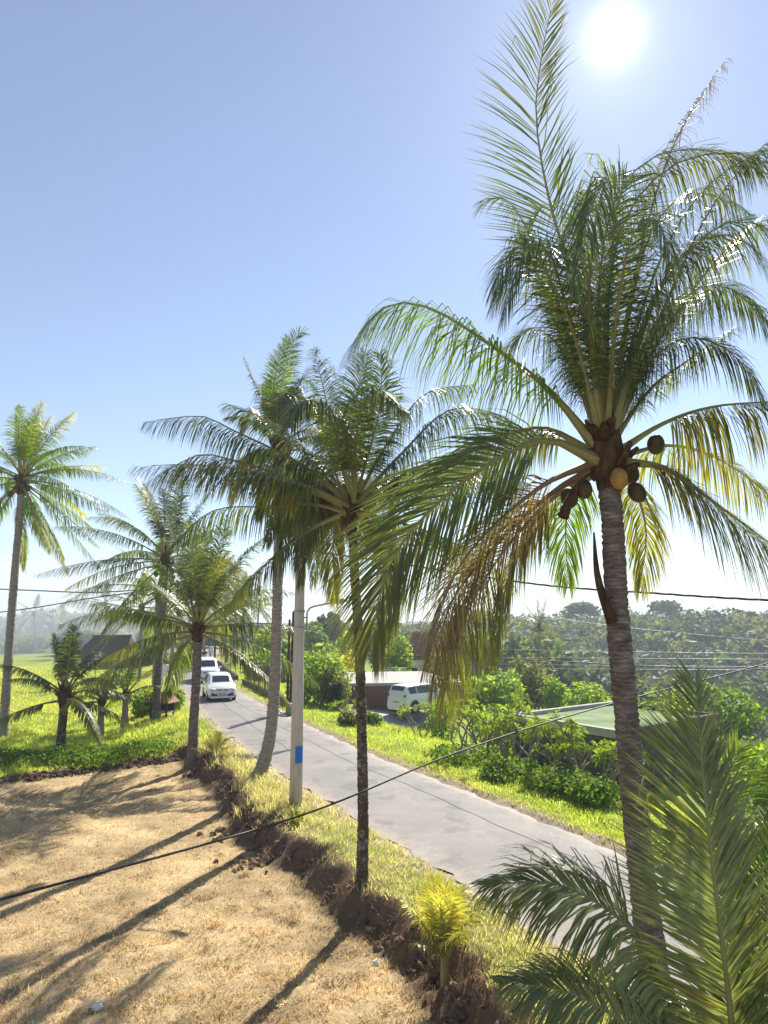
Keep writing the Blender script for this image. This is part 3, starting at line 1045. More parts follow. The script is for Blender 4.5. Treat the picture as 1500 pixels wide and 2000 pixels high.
# --- tall palm at the right, its fronds read off one by one
D1 = 8.7
def q1(*a): return [P(x, y, D1 + d) for (x, y, d) in a]
b1 = G(1296, 1990, 0.0); b1[2] = hz(b1[0], b1[1])
F1 = [
 dict(p=q1((1172, 830, 0), (1140, 620, -.25), (1075, 400, -.5), (1047, 230, -.7), (1058, 110, -.85), (1085, -25, -1.0)), leaf=.92, g=.12, n_=95, vee=.15, S=(1, .25, 0), ang=(58, 22), tipc='olive', hue='green'),
 dict(p=q1((1178, 840, -.1), (1168, 640, -.5), (1180, 470, -.7), (1212, 365, -.9), (1240, 330, -1.3)), leaf=.85, g=.5, n_=90, S=(1, .1, 0), hue='deep', vee=-.1),
 dict(p=q1((1170, 840, -.1), (1150, 600, -.7), (1165, 420, -1.1), (1185, 345, -1.4), (1150, 420, -1.8), (1120, 560, -1.95)), leaf=.8, g=1.6, n_=85, S=(1, 0, 0), hue='green'),
 dict(p=q1((1188, 840, .1), (1235, 560, .3), (1290, 350, .4), (1340, 235, .5), (1415, 120, .6)), leaf=.62, g=1.0, n_=75, hue='olive', start=.3, gaps=.12, tipc='dry'),
 dict(p=q1((1190, 845, .1), (1260, 690, 0), (1365, 450, -.2), (1430, 350, -.3), (1520, 255, -.4)), leaf=.85, g=1.3, n_=85, hue='deep'),
 dict(p=q1((1180, 845, .1), (1190, 540, .3), (1215, 370, .3), (1290, 300, .2), (1390, 295, .1), (1500, 340, 0)), leaf=.9, g=1.6, n_=95, hue='green', tipc='olive'),
 dict(p=q1((1190, 850, -.1), (1260, 620, -.5), (1340, 490, -.8), (1430, 460, -1.0), (1510, 520, -1.2)), leaf=.85, g=1.5, n_=90, hue='deep', tipc='yellow'),
 dict(p=q1((1195, 850, .2), (1270, 760, .4), (1350, 700, .6), (1432, 640, .8)), leaf=.55, g=.9, n_=70, hue='green'),
 dict(p=q1((1165, 840, 0), (1090, 640, .3), (1035, 500, .5), (1003, 425, .6)), leaf=.85, g=1.4, n_=75, hue='deep', tipc='dry'),
 dict(p=q1((1170, 850, .1), (1120, 690, .5), (1060, 560, .9), (1000, 530, 1.1), (960, 600, 1.2)), leaf=.8, g=1.5, n_=80, hue='deep'),
 dict(p=q1((1150, 850, 0), (1070, 760, -.15), (960, 675, -.3), (840, 602, -.4), (750, 600, -.5), (675, 690, -.55)), leaf=1.0, g=1.5, n_=105, hue='lime', r0=.04),
 dict(p=q1((1150, 880, 0), (1070, 838, .2), (980, 850, .4), (890, 880, .5), (830, 960, .6)), leaf=.75, g=1.7, n_=80, hue='olive', r0=.04),
 dict(p=q1((1150, 895, -.1), (1060, 860, -.4), (920, 930, -.7), (800, 1040, -.9), (745, 1150, -1.0), (725, 1260, -1.05)), leaf=1.15, g=.4, n_=170, hue='green', tipc='olive', r0=.04, S=(.75, .4, -.55), ang=(50, 20), vee=.05),
 dict(p=q1((1205, 880, 0), (1290, 830, -.1), (1390, 795, -.2), (1530, 782, -.3)), leaf=.9, g=1.9, n_=70, hue='olive', start=.38, r0=.04),
 dict(p=q1((1205, 900, 0), (1300, 915, -.2), (1400, 985, -.4), (1530, 1080, -.6)), leaf=1.1, g=1.2, n_=95, hue='olive', tipc='yellow', r0=.045, start=.18),
 dict(p=q1((1205, 890, .3), (1310, 870, .8), (1410, 900, 1.1), (1530, 985, 1.4)), leaf=.85, g=1.4, n_=80, hue='yellow'),
 dict(p=q1((1155, 915, .1), (1075, 965, .1), (960, 1075, .1), (880, 1180, .05), (845, 1340, 0)), leaf=.95, g=.8, n_=72, hue='dry', r0=.035, S=(.6, .7, -.4), gaps=.2),
 dict(p=q1((1155, 915, .3), (1060, 990, .4), (960, 1110, .5), (900, 1230, .55), (865, 1370, .6)), leaf=1.0, g=.8, n_=95, hue='olive', tipc='yellow', S=(.7, .5, -.4)),
 dict(p=q1((1165, 930, .4), (1120, 960, 1.2), (1105, 1030, 1.9), (1110, 1140, 2.2)), leaf=.75, g=1.2, n_=70, hue='lime'),
 dict(p=q1((1200, 930, .4), (1240, 960, 1.0), (1262, 1040, 1.5), (1250, 1150, 1.7)), leaf=.7, g=1.4, n_=70, hue='yellow'),
 dict(p=q1((1175, 845, .1), (1180, 640, .7), (1200, 430, 1.1), (1180, 320, 1.5), (1150, 300, 1.8)), leaf=.85, g=.8, n_=85, hue='green', S=(1, 0, 0), tipc='yellow'),
 dict(p=q1((1188, 840, .1), (1255, 600, .1), (1330, 430, 0), (1415, 335, -.1), (1510, 290, -.2)), leaf=.85, g=.8, n_=95, hue='green', tipc='olive'),
 dict(p=q1((1165, 840, .1), (1105, 640, .2), (1045, 480, .4), (990, 390, .5), (940, 395, .6)), leaf=.75, g=.8, n_=90, hue='green', tipc='olive'),
 dict(p=q1((1190, 842, .2), (1290, 660, .5), (1390, 520, .8), (1470, 440, 1.0), (1540, 420, 1.2)), leaf=.85, g=.8, n_=90, hue='green', tipc='yellow'),
 dict(p=q1((1172, 840, -.1), (1120, 650, -.6), (1060, 520, -1.0), (1010, 480, -1.2), (965, 560, -1.4)), leaf=.8, g=1.2, n_=85, hue='green'),
 dict(p=q1((1172, 840, .2), (1100, 690, .6), (1040, 640, .9), (985, 680, 1.1)), leaf=.8, g=1.2, n_=75, hue='deep'),
 dict(p=q1((1180, 840, 0), (1185, 600, -.2), (1225, 420, -.3), (1320, 320, -.4), (1440, 300, -.5), (1530, 340, -.6)), leaf=.85, g=1.1, n_=95, hue='green', tipc='olive'),
 dict(p=q1((1185, 845, .1), (1260, 720, .1), (1340, 660, .1), (1430, 690, .1), (1490, 780, .1)), leaf=.75, g=1.2, n_=80, hue='deep'),
 dict(p=q1((1170, 840, 0), (1110, 610, -.2), (1065, 480, -.4), (1015, 510, -.6), (985, 620, -.7)), leaf=.8, g=1.4, n_=80, hue='deep'),
 dict(p=q1((1178, 840, .1), (1150, 560, .4), (1120, 430, .7), (1065, 400, .9), (1010, 470, 1.1)), leaf=.75, g=1.4, n_=80, hue='green'),
 dict(p=q1((1190, 845, -.1), (1270, 610, -.3), (1345, 490, -.5), (1440, 430, -.7), (1540, 470, -.9)), leaf=.85, g=1.2, n_=90, hue='green'),
 dict(p=q1((1190, 845, 0), (1270, 650, .2), (1335, 575, .3), (1420, 560, .4), (1510, 640, .5)), leaf=.85, g=1.2, n_=85, hue='deep'),
 dict(p=q1((1185, 845, .2), (1240, 560, .6), (1285, 430, 1.0), (1360, 375, 1.3), (1470, 420, 1.6)), leaf=.85, g=1.2, n_=85, hue='deep'),
 dict(p=q1((1182, 840, -.1), (1205, 610, -.8), (1235, 460, -1.3), (1280, 430, -1.7), (1320, 520, -2.0)), leaf=.75, g=1.2, n_=80, hue='green', S=(1, .5, 0)),
 dict(p=q1((1150, 900, .1), (1065, 945, -.2), (950, 1040, -.4), (880, 1140, -.45), (830, 1300, -.5)), leaf=.95, g=.8, n_=72, hue='dry', r0=.035, S=(.6, .7, -.4), gaps=.2),
 dict(p=q1((1155, 915, .2), (1090, 960, .6), (1020, 1060, .9), (985, 1160, 1.0), (965, 1290, 1.1)), leaf=.75, g=1.4, n_=85, hue='olive'),
 dict(p=q1((1190, 850, .2), (1300, 640, .9), (1400, 560, 1.4), (1490, 600, 1.8)), leaf=.8, g=1.4, n_=75, hue='deep'),
]
palm('coconut_palm', 'tallest coconut palm at the right edge, with ripe coconuts under its crown', b1, P(1186, 905, D1),
     mid=[P(1262, 1780, D1), P(1240, 1580, D1), P(1222, 1380, D1), P(1206, 1200, D1), P(1198, 1050, D1)], fronds=F1,
     r=(0.175, 0.14), mat='bark_brown', nuts=0, seed=1, heart=1.0, flare=1.35, width=.024, dense=1.5, lk=1.42, gk=1.5, fill=0, L=4.2, els=(70, 20), leaf=1.0, hue='deep', az0=.6, sag=(.25, .55), g=1.5)
pm1 = bpy.data.objects['coconut_palm']
cr1 = [c_ for c_ in pm1.children if c_.name.startswith('crown')][0]
nm = None
for i, (x, y, d) in enumerate(((1209, 935, -.28), (1244, 962, -.1), (1112, 972, -.1), (1281, 868, .15), (1140, 955, -.1), (1232, 925, .15))):
    if nm is None:
        nm = nut(.118).build('coconut', 'coconut_husk', cr1, True)
        o = nm
    else:
        o = nm.copy()
        COL.objects.link(o)
    if i == 0:
        o.data.materials[0] = M['coconut_ripe']
        nm = None
    o.location = tuple(P(x, y, D1 + d) - b1)
    o.rotation_euler = (rnd.uniform(-.5, .5), rnd.uniform(-.5, .5), rnd.uniform(0, 3))
# torn leaf bases left on its trunk
for (a, b_, c_) in (((1160, 1040, -.2), (1168, 1130, -.24), (1196, 1215, -.16)), ((1150, 925, -.2), (1120, 960, -.35), (1100, 1010, -.4))):
    MB().tube(catmull([P(a[0], a[1], D1 + a[2]) - b1, P(b_[0], b_[1], D1 + b_[2]) - b1, P(c_[0], c_[1], D1 + c_[2]) - b1], 8), np.linspace(.012, .075, 8), 7).build('leaf_base', 'fibre', pm1, True)

# --- slim dark palm in the middle
D2 = 12.45
def q2(*a): return [P(x, y, D2 + d) for (x, y, d) in a]
b2 = P(706, 1745, D2); b2[2] = hz(b2[0], b2[1])
F2 = [
 dict(p=q2((680, 970, 0), (600, 915, -.2), (533, 877, -.3), (450, 838, -.4), (393, 813, -.5), (283, 823, -.6)), leaf=.7, g=1.6, hue='deep', n_=85),
 dict(p=q2((680, 985, 0), (600, 955, -.3), (517, 917, -.5), (440, 895, -.7), (383, 890, -.8), (283, 943, -1.0)), leaf=.8, g=1.7, hue='olive', n_=90),
 dict(p=q2((680, 1000, 0), (610, 985, .8), (533, 990, 1.5), (417, 997, 2.0), (333, 1067, 2.3)), leaf=.75, g=1.7, hue='green', n_=85),
 dict(p=q2((680, 1000, -.1), (625, 975, 1.6), (592, 1020, 2.9), (588, 1140, 3.5)), leaf=.8, g=1.4, hue='deep', n_=85),
 dict(p=q2((690, 960, 0), (690, 850, .1), (700, 760, .1), (715, 690, .1)), leaf=.6, g=.3, hue='deep', n_=80, S=(1, .3, 0)),
 dict(p=q2((695, 960, 0), (730, 850, -.3), (745, 770, -.5), (742, 690, -.7)), leaf=.6, g=.4, hue='deep', n_=80, S=(1, .2, 0)),
 dict(p=q2((685, 960, .1), (650, 840, .4), (630, 750, .6), (612, 680, .9)), leaf=.7, g=.5, hue='green', n_=80, S=(1, -.3, 0)),
 dict(p=q2((700, 960, .1), (760, 860, .3), (830, 770, .5), (925, 750, .7)), leaf=.7, g=1.2, hue='deep', n_=85),
 dict(p=q2((700, 970, 0), (790, 880, -.1), (880, 800, -.2), (990, 815, -.3), (1010, 850, -.4)), leaf=.75, g=1.3, hue='deep', n_=90, tipc='yellow'),
 dict(p=q2((705, 980, 0), (800, 920, .3), (900, 890, .6), (980, 930, .9)), leaf=.7, g=1.5, hue='deep', n_=85),
 dict(p=q2((695, 1000, .2), (660, 1010, 1.1), (650, 1080, 1.6), (655, 1170, 1.8)), leaf=.7, g=1.4, hue='yellow', n_=75),
 dict(p=q2((700, 1000, 0), (735, 1010, -.6), (760, 1070, -1.0), (765, 1160, -1.2)), leaf=.7, g=1.4, hue='olive', n_=75),
 dict(p=q2((695, 965, -.1), (700, 820, -.8), (735, 760, -1.3), (790, 800, -1.8)), leaf=.75, g=1.2, hue='green', n_=85, S=(1, .4, 0)),
 dict(p=q2((690, 965, -.1), (650, 830, -.8), (600, 780, -1.4), (560, 830, -1.9)), leaf=.75, g=1.2, hue='green', n_=85),
 dict(p=q2((690, 970, .2), (660, 860, 1.0), (690, 800, 1.6), (740, 830, 2.1)), leaf=.75, g=1.2, hue='deep', n_=80, S=(1, .3, 0)),
 dict(p=q2((685, 990, .2), (640, 950, 1.8), (615, 985, 3.2), (600, 1090, 4.0)), leaf=.8, g=1.2, hue='deep', n_=90, S=(1, .4, 0)),
 dict(p=q2((685, 985, .2), (635, 950, 1.9), (575, 985, 3.5), (545, 1095, 4.4)), leaf=.85, g=1.2, hue='deep', n_=90, S=(1, .5, 0)),
 dict(p=q2((688, 985, .2), (655, 940, 2.2), (632, 965, 3.9), (618, 1050, 4.8), (612, 1140, 5.2)), leaf=.85, g=1.1, hue='deep', n_=95, S=(1, .2, 0)),
 dict(p=q2((695, 985, .2), (695, 930, 2.2), (702, 970, 4.2), (712, 1080, 5.3)), leaf=.85, g=1.1, hue='green', n_=95, S=(1, 0, 0)),
 dict(p=q2((685, 985, .2), (640, 900, 2.0), (590, 900, 3.6), (545, 990, 4.8)), leaf=.85, g=1.2, hue='deep', n_=90, S=(1, .5, 0)),
 dict(p=q2((685, 985, .2), (620, 930, 1.4), (560, 960, 2.6), (520, 1060, 3.3)), leaf=.8, g=1.3, hue='deep', n_=90),
 dict(p=q2((695, 985, .2), (680, 940, 1.9), (672, 960, 3.4), (660, 1050, 4.3)), leaf=.8, g=1.2, hue='deep', n_=90, S=(1, .1, 0)),
 dict(p=q2((700, 985, .2), (725, 930, 1.8), (745, 950, 3.2), (770, 1040, 4.0)), leaf=.8, g=1.2, hue='deep', n_=85, S=(1, -.2, 0)),
 dict(p=q2((690, 980, .1), (620, 920, .9), (550, 930, 1.5), (500, 1000, 1.9)), leaf=.75, g=1.5, hue='green', n_=80),
]
palm('coconut_palm', 'slim palm with blackish lichen-spotted trunk, nearest the middle of the picture', b2, P(688, 1005, D2),
     mid=[P(709, 1600, D2), P(706, 1400, D2), P(701, 1250, D2), P(692, 1110, D2)], fronds=F2, r=(.105, .085), mat='bark_lichen', nuts=4, seed=2, heart=.9, flare=1.35, width=.027, dense=1.8, lk=1.45, gk=1.6, fill=13, L=3.7, els=(62, -20), leaf=1.0, hue='deep', sag=(.25, .5), g=1.5)

# --- curved grey palm left of the concrete pole, crown blown upright
D3 = 20.6
def q3(*a): return [P(x, y, D3 + d) for (x, y, d) in a]
b3 = P(497, 1530, D3); b3[2] = hz(b3[0], b3[1])
F3 = [
 dict(p=q3((545, 860, 0), (545, 780, .1), (560, 710, .2), (580, 655, .2), (600, 652, .2)), leaf=.75, g=.3, hue='green', S=(1, .3, 0), vee=.3),
 dict(p=q3((545, 860, 0), (535, 790, -.3), (540, 720, -.4), (560, 660, -.4)), leaf=.75, g=.3, hue='lime', S=(1, -.3, 0)),
 dict(p=q3((545, 860, 0), (520, 800, -.1), (495, 745, -.2), (476, 700, -.2)), leaf=.6, g=.5, hue='olive'),
 dict(p=q3((545, 860, 0), (525, 790, .4), (530, 740, .9), (520, 760, 1.4)), leaf=.8, g=1.0, hue='deep', S=(1, .2, 0)),
 dict(p=q3((550, 860, 0), (575, 790, .3), (590, 740, .6), (615, 760, .9)), leaf=.8, g=1.0, hue='deep'),
 dict(p=q3((545, 865, 0), (540, 800, -.7), (550, 770, -1.3), (570, 800, -1.8)), leaf=.8, g=1.2, hue='deep', S=(1, .2, 0)),
 dict(p=q3((548, 865, 0), (575, 800, -.4), (600, 780, -.8), (640, 840, -1.1)), leaf=.75, g=1.4, hue='dry'),
 dict(p=q3((548, 870, 0), (590, 840, .2), (640, 850, .4), (680, 910, .6)), leaf=.75, g=1.4, hue='deep'),
 dict(p=q3((545, 870, 0), (510, 820, .2), (490, 800, .4), (470, 850, .6)), leaf=.7, g=1.4, hue='deep'),
 dict(p=q3((545, 880, 0), (500, 880, .4), (470, 920, .7), (450, 990, .9)), leaf=.7, g=1.4, hue='green', tipc='yellow'),
 dict(p=q3((550, 880, 0), (600, 880, -.3), (640, 920, -.6), (670, 990, -.8)), leaf=.7, g=1.4, hue='deep'),
 dict(p=q3((545, 880, 0), (530, 890, -.8), (515, 930, -1.3), (510, 1010, -1.6)), leaf=.7, g=1.4, hue='green'),
 dict(p=q3((545, 880, 0), (555, 890, .9), (560, 930, 1.4), (565, 1010, 1.7)), leaf=.7, g=1.4, hue='olive'),
]
palm('coconut_palm', 'grey palm with trunk bent at its foot and upright wind-blown crown, left of concrete pole', b3, P(545, 885, D3),
     mid=[P(515, 1490, D3), P(530, 1420, D3), P(538, 1300, D3), P(543, 1100, D3)], fronds=F3, r=(.2, .135), mat='bark_grey', nuts=5, seed=3, n_=80, heart=1.0, flare=1.25, leaf=.75, width=.036, dense=1.3, lk=1.2, gk=1.0, fill=6, L=2.6, els=(82, 10), hue='deep', sag=(.2, .5))

# --- palm beside the hatchback, crown at eye level
D4 = 23.9
b4 = P(376, 1487, D4); b4[2] = hz(b4[0], b4[1])
palm('coconut_palm', 'palm with straight brown trunk and low crown, just left of the white hatchback', b4, P(387, 1238, D4), mid=[P(378, 1420, D4), P(384, 1320, D4)],
     fill=29, L=4.9, dense=1.5, r=(.19, .14), mat='bark_brown', leaf=1.1, g=1.4, n_=70, width=.04, hue='green', els=(84, -14), seed=4, wind=(0.02, 0, 0), sag=(.12, .42), flare=1.3, tip='yellow', heart=.8)
# --- palm with the tall leaning crown behind it
D5 = 32.0
b5 = P(305, 1418, D5); b5[2] = hz(b5[0], b5[1])
palm('coconut_palm', 'slightly leaning palm behind the small tiled shelter, left of the road', b5, P(322, 1105, D5), mid=[P(308, 1330, D5), P(316, 1220, D5)],
     fill=33, L=5.4, dense=1.5, g=1.5, r=(.19, .15), mat='bark_brown', leaf=1.0, n_=62, hue='deep', els=(82, -30), seed=5, wind=(-.12, 0, 0), nuts=5, flare=1.2, tip='yellow')
b5b = P(299, 1400, 35.5); b5b[2] = hz(b5b[0], b5b[1])
palm('coconut_palm', 'pale thin palm trunk directly behind the leaning palm by the shelter', b5b, P(309, 1165, 35.5), fill=16, L=4.2, r=(.15, .12), mat='bark_grey', leaf=.85, n_=50,
     hue='lime', els=(75, -35), seed=15, wind=(-.1, 0, 0))
# --- palm at the far left edge
D6 = 29.5
b6 = P(6, 1445, D6); b6[2] = hz(b6[0], b6[1])
palm('coconut_palm', 'tall palm with yellowing crown at the left edge of the picture', b6, P(42, 950, D6), mid=[P(14, 1320, D6), P(28, 1130, D6), P(38, 1020, D6)],
     fill=42, L=4.2, dense=1.5, g=1.5, width=.04, r=(.2, .15), mat='bark_grey', leaf=1.0, n_=62, hue='lime', els=(86, -58), seed=6, wind=(.14, 0, 0), nuts=6, tip='gold', sag=(.2, .42))
# --- young palm in the left field
D7 = 25.8
b7 = P(117, 1470, D7); b7[2] = hz(b7[0], b7[1])
palm('young_palm', 'young stubby palm with dark shaggy crown standing in the left field', b7, P(126, 1368, D7), fill=17, L=3.1, r=(.16, .15), mat='bark_lichen', leaf=.7, n_=62, dense=1.5,
     hue='deep', els=(84, -6), seed=7, wind=(.0, 0, 0), sag=(.2, .62), g=1.2, heart=.8)
for i, (px, py, d, cy, hu, lab) in enumerate(((196, 1415, 30.0, 1372, 'lime', 'small leafy palm seedling with pale stump in the left field'), (243, 1412, 31.0, 1362, 'lime', 'low bright palm plant with thick short stem nearer the road'))):
    bb = P(px, py, d); bb[2] = hz(bb[0], bb[1])
    palm('young_palm', lab, bb, P(px + 3, cy, d), fill=11, L=1.9, r=(.17, .12), mat='bark_grey', leaf=.45, n_=36, hue=hu, els=(80, 5), seed=17 + i, wind=(.05, 0, 0), sag=(.2, .6), heart=.5)
# --- yellow seedlings
b8 = P(868, 1895, 9.9); b8[2] = hz(b8[0], b8[1])
palm('yellow_palm', 'small golden yellow palm growing out of the earth bank', b8, P(869, 1862, 9.9), fill=13, L=1.05, r=(.05, .045), mat='rachis', leaf=.45, n_=34, hue='gold', els=(86, 40), seed=8, wind=(.03, 0, 0), sag=(.05, .3), width=.026, nofront=False, heart=.35, g=.5)
b9 = P(420, 1490, 23.6); b9[2] = hz(b9[0], b9[1])
palm('yellow_palm', 'pale yellow palm seedling beside the brown palm trunk', b9, P(420, 1475, 23.6), fill=9, L=1.1, r=(.05, .045), mat='rachis', leaf=.4, n_=26, hue='yellow', els=(86, 25), seed=9, wind=(0, 0, 0), sag=(.2, .4), width=.03, heart=.35, g=.6)
b10 = P(578, 1628, 15.9); b10[2] = hz(b10[0], b10[1])
palm('yellow_palm', 'tiny three-leaved palm sprout at the foot of the concrete pole', b10, P(578, 1624, 15.9), fill=5, L=.62, r=(.03, .025), mat='rachis', leaf=.16, n_=16, hue='yellow', els=(86, 60), seed=10, wind=(0, 0, 0), sag=(.1, .2), width=.03, heart=.3, g=.4)

# --- near young palm in the lower right corner
DR = 5.6
br = P(1440, 2230, DR + .15); br[2] = hz(br[0], br[1])
def qr(*a): return [P(x, y, DR + d) for (x, y, d) in a]
FR = [
 dict(p=qr((1440, 2130, 0), (1425, 1960, -.1), (1400, 1760, -.1), (1375, 1540, .05), (1358, 1330, .3)), leaf=.84, g=.15, n_=105, hue='fresh', S=(1, .12, 0), ang=(62, 25), vee=.35, start=.06, r0=.022),
 dict(p=qr((1420, 2120, 0), (1320, 1956, .05), (1240, 1828, .05), (1180, 1772, .05), (1080, 1724, .1), (955, 1728, .15)), leaf=.74, g=.8, n_=95, hue='fresh', start=.22, r0=.024, S=(.5, 1, .55)),
 dict(p=qr((1400, 2130, -.1), (1300, 2050, -.2), (1212, 1993, -.3), (1110, 1938, -.35), (985, 1918, -.35)), leaf=.55, g=.8, n_=80, hue='fresh', start=.25, r0=.02, S=(.5, 1, .55)),
 dict(p=qr((1460, 2130, .2), (1490, 1930, .4), (1500, 1750, .6), (1530, 1600, .8)), leaf=.7, g=.3, n_=90, hue='lime', S=(1, -.2, 0), start=.1, r0=.022),
 dict(p=qr((1450, 2130, .3), (1440, 1900, .8), (1400, 1640, 1.2), (1440, 1460, 1.6)), leaf=.75, g=.3, n_=85, hue='lime', S=(1, .1, 0), start=.1, r0=.022),
 dict(p=qr((1480, 2140, 0), (1560, 2000, -.1), (1660, 1900, -.2), (1760, 1900, -.2)), leaf=.7, g=.9, n_=80, hue='green', start=.15),
 dict(p=qr((1430, 2150, .3), (1380, 2040, .9), (1330, 1960, 1.3), (1290, 1990, 1.8)), leaf=.55, g=.9, n_=70, hue='green', start=.2),
]
palm('young_palm', 'near young palm filling the lower right corner with broad fronds', br, P(1440, 2150, DR), fronds=FR, r=(.15, .12), mat='bark_brown', seed=12, heart=.7, wind=(0, 0, 0), width=.024, dense=2.3, lk=1.15)

# --- palms further along the road
def far_palm(px, py, d, cx, cy, label, L=4.2, hue='green', seed=30, r=(.16, .12), fill=17, mat='bark_grey', nn=30, els=(80, -40), name='coconut_palm', tip='yellow', zb=None):
    b_ = P(px, py, d)
    b_[2] = hz(b_[0], b_[1]) if zb is None else zb
    return palm(name, label, b_, P(cx, cy, d), fill=fill, L=L, r=r, mat=mat, leaf=.9, n_=nn, hue=hue, els=els, seed=seed, wind=(-.05, 0, 0), width=.075, tip=tip,
                group='palms further along the road', nuts=0, heart=.9)


far_palm(272, 1322, 57, 277, 1190, 'straight palm before the thatched hut, left of the road', 4.6, 'olive', 31, nn=36)
far_palm(322, 1305, 66, 324, 1215, 'palm trunk close behind the yellow shrub, left roadside', 4.2, 'yellow', 32)
far_palm(331, 1318, 62, 347, 1205, 'strongly leaning palm at the left roadside beyond the person', 4.2, 'olive', 33)
far_palm(352, 1290, 80, 354, 1205, 'palm on the left roadside nearest the far end of the road', 4.2, 'green', 34)
far_palm(419, 1298, 70, 421, 1195, 'thin dark palm right at the road edge beyond the second car', 3.8, 'deep', 35, r=(.12, .1), mat='bark_lichen')
far_palm(441, 1297, 73, 440, 1200, 'yellowing palm above the far low stone wall', 3.8, 'yellow', 36)
far_palm(456, 1298, 72, 458, 1165, 'left one of the two grey trunks standing side by side above the wall', 4.4, 'olive', 37)
far_palm(463, 1299, 71, 462, 1180, 'right one of the two grey trunks standing side by side above the wall', 4.4, 'green', 38)
far_palm(473, 1301, 69, 475, 1185, 'dark palm right of the twin grey trunks', 4.2, 'deep', 39, mat='bark_lichen', tip='gold')
far_palm(398, 1268, 105, 398, 1205, 'small distant palm over the end of the road', 4.2, 'green', 40)
far_palm(500, 1290, 95, 505, 1190, 'distant palm between the bent grey trunk and the roadside palms', 4.6, 'green', 41)
far_palm(208, 1300, 95, 206, 1180, 'distant palm rising behind the thatched hut', 4.2, 'deep', 42)
far_palm(68, 1310, 105, 66, 1200, 'ragged palm in the smoke at the left', 5.0, 'deep', 43, fill=13, els=(70, -65), r=(.13, .1))
far_palm(112, 1310, 110, 118, 1225, 'low palm in the smoke behind the young palm', 5, 'olive', 44)
far_palm(1056, 1345, 92, 1053, 1225, 'pale palm standing alone before the wooded hill at the right', 4.8, 'olive', 45, els=(85, -55), nn=34)

# ------------------------------------------------------------------ leafy shrubs and trees
def leaves(n_, lumps, size, cols, aspect=1.7, up=0.35, shell=0.55, R=None):
    R = R or rng
    lumps = np.asarray(lumps, float)           # x y z rx ry rz
    w = lumps[:, 3] * lumps[:, 4] + lumps[:, 3] * lumps[:, 5]
    i = R.choice(len(lumps), n_, p=w / w.sum())
    d = norm(R.normal(0, 1, (n_, 3)))
    rad = (shell + (1 - shell) * R.uniform(0, 1, n_) ** 0.6)[:, None]
    rad = rad * (1 + 0.22 * np.sin(d[:, :1] * 9 + i[:, None]) * np.cos(d[:, 1:2] * 8 + d[:, 2:] * 7))
    c0 = lumps[i, :3] + d * lumps[i, 3:] * rad
    nrm = norm(d + R.normal(0, 0.75, (n_, 3)) + np.array([0, 0, up]))
    t = norm(np.cross(nrm, R.normal(0, 1, (n_, 3))))
    bt = np.cross(nrm, t)
    s = (size * R.uniform(0.6, 1.35, n_))[:, None]
    v = np.stack([c0 - t * s * aspect * .5, c0 + bt * s * .42 - nrm * s * .06, c0 + t * s * aspect * .5 - nrm * s * .2, c0 - bt * s * .42 - nrm * s * .06], 1).reshape(-1, 3)
    q = np.arange(n_)[:, None] * 4 + np.array([[0, 1, 2, 3]])
    col = mixcol(n_, cols, None, .22)
    return v, q, np.repeat(col, 4, 0)


CG = [(0.11, 0.2, 0.03), (0.15, 0.24, 0.04), (0.08, 0.15, 0.03)]
CB = [(0.19, 0.31, 0.03), (0.25, 0.36, 0.045), (0.14, 0.24, 0.03)]
CY = [(0.38, 0.36, 0.03), (0.3, 0.32, 0.04), (0.45, 0.38, 0.03)]
CD = [(0.03, 0.07, 0.025), (0.045, 0.09, 0.03), (0.025, 0.055, 0.022)]
CO = [(0.12, 0.15, 0.05), (0.16, 0.18, 0.06), (0.09, 0.12, 0.04)]


def bush(name, label, pos, rx, rz_, n_, size, cols, seed, lumps=6, trunk_h=0.0, cat='shrub', group=None, stems=5):
    R = np.random.default_rng(seed)
    pos = np.asarray(pos, float)
    root = empty(name, pos)
    tag(root, label, cat, group)
    lp = []
    for k in range(lumps):
        a = k * 2.4 + R.uniform(0, 1)
        rr = rx * (0.15 + 0.5 * math.sqrt((k + .3) / lumps))
        s = R.uniform(.38, .6)
        lp.append((rr * math.cos(a), rr * math.sin(a), trunk_h + rz_ * R.uniform(.35, .72) * (1 - 0.25 * k / lumps), rx * s, rx * s, rz_ * s * .8))
    v, q, c_ = leaves(n_, lp, size, cols, R=R)
    v[:, 2] = np.maximum(v[:, 2], -0.05)
    mb = MB()
    for k in range(min(stems, lumps)):
        e = np.array(lp[k][:3])
        if trunk_h:
            pth = catmull([np.array([0, 0, -.3]), np.array([0, 0, trunk_h * .6]) + e * [.1, .1, 0], e], 8)
            mb.tube(pth, np.linspace(max(.05, rx * .06), .03, 8), 7)
        else:
            mb.tube(catmull([np.array([.05 * k, 0, -.1]), e * [.4, .4, .6], e], 6), np.linspace(.03, .012, 6), 6)
    mb.build('trunk' if trunk_h else 'stems', 'twig' if not trunk_h else 'bark_brown', root, True)
    obj('crown' if trunk_h else 'foliage', mesh_np('foliage', v, [q], ['bush_leaf'], c_), root)
    return root


def gp(px, py, d):
    p_ = P(px, py, d)
    p_[2] = hz(p_[0], p_[1]) - .03
    return p_


def at_bush(name, label, px, ptop, pbot, d, wpx, n_, size, cols, seed, trunk=0.0, lumps=7, cat='shrub', group=None):
    b_ = gp(px, pbot, d)
    top = P(px, ptop, d)[2]
    H_ = max(.3, top - b_[2])
    rx = wpx / 2 * d / F_PX
    th = H_ * trunk
    return bush(name, label, b_, rx, (H_ - th) / 1.05, n_, size, cols, seed, lumps, th, cat, group)


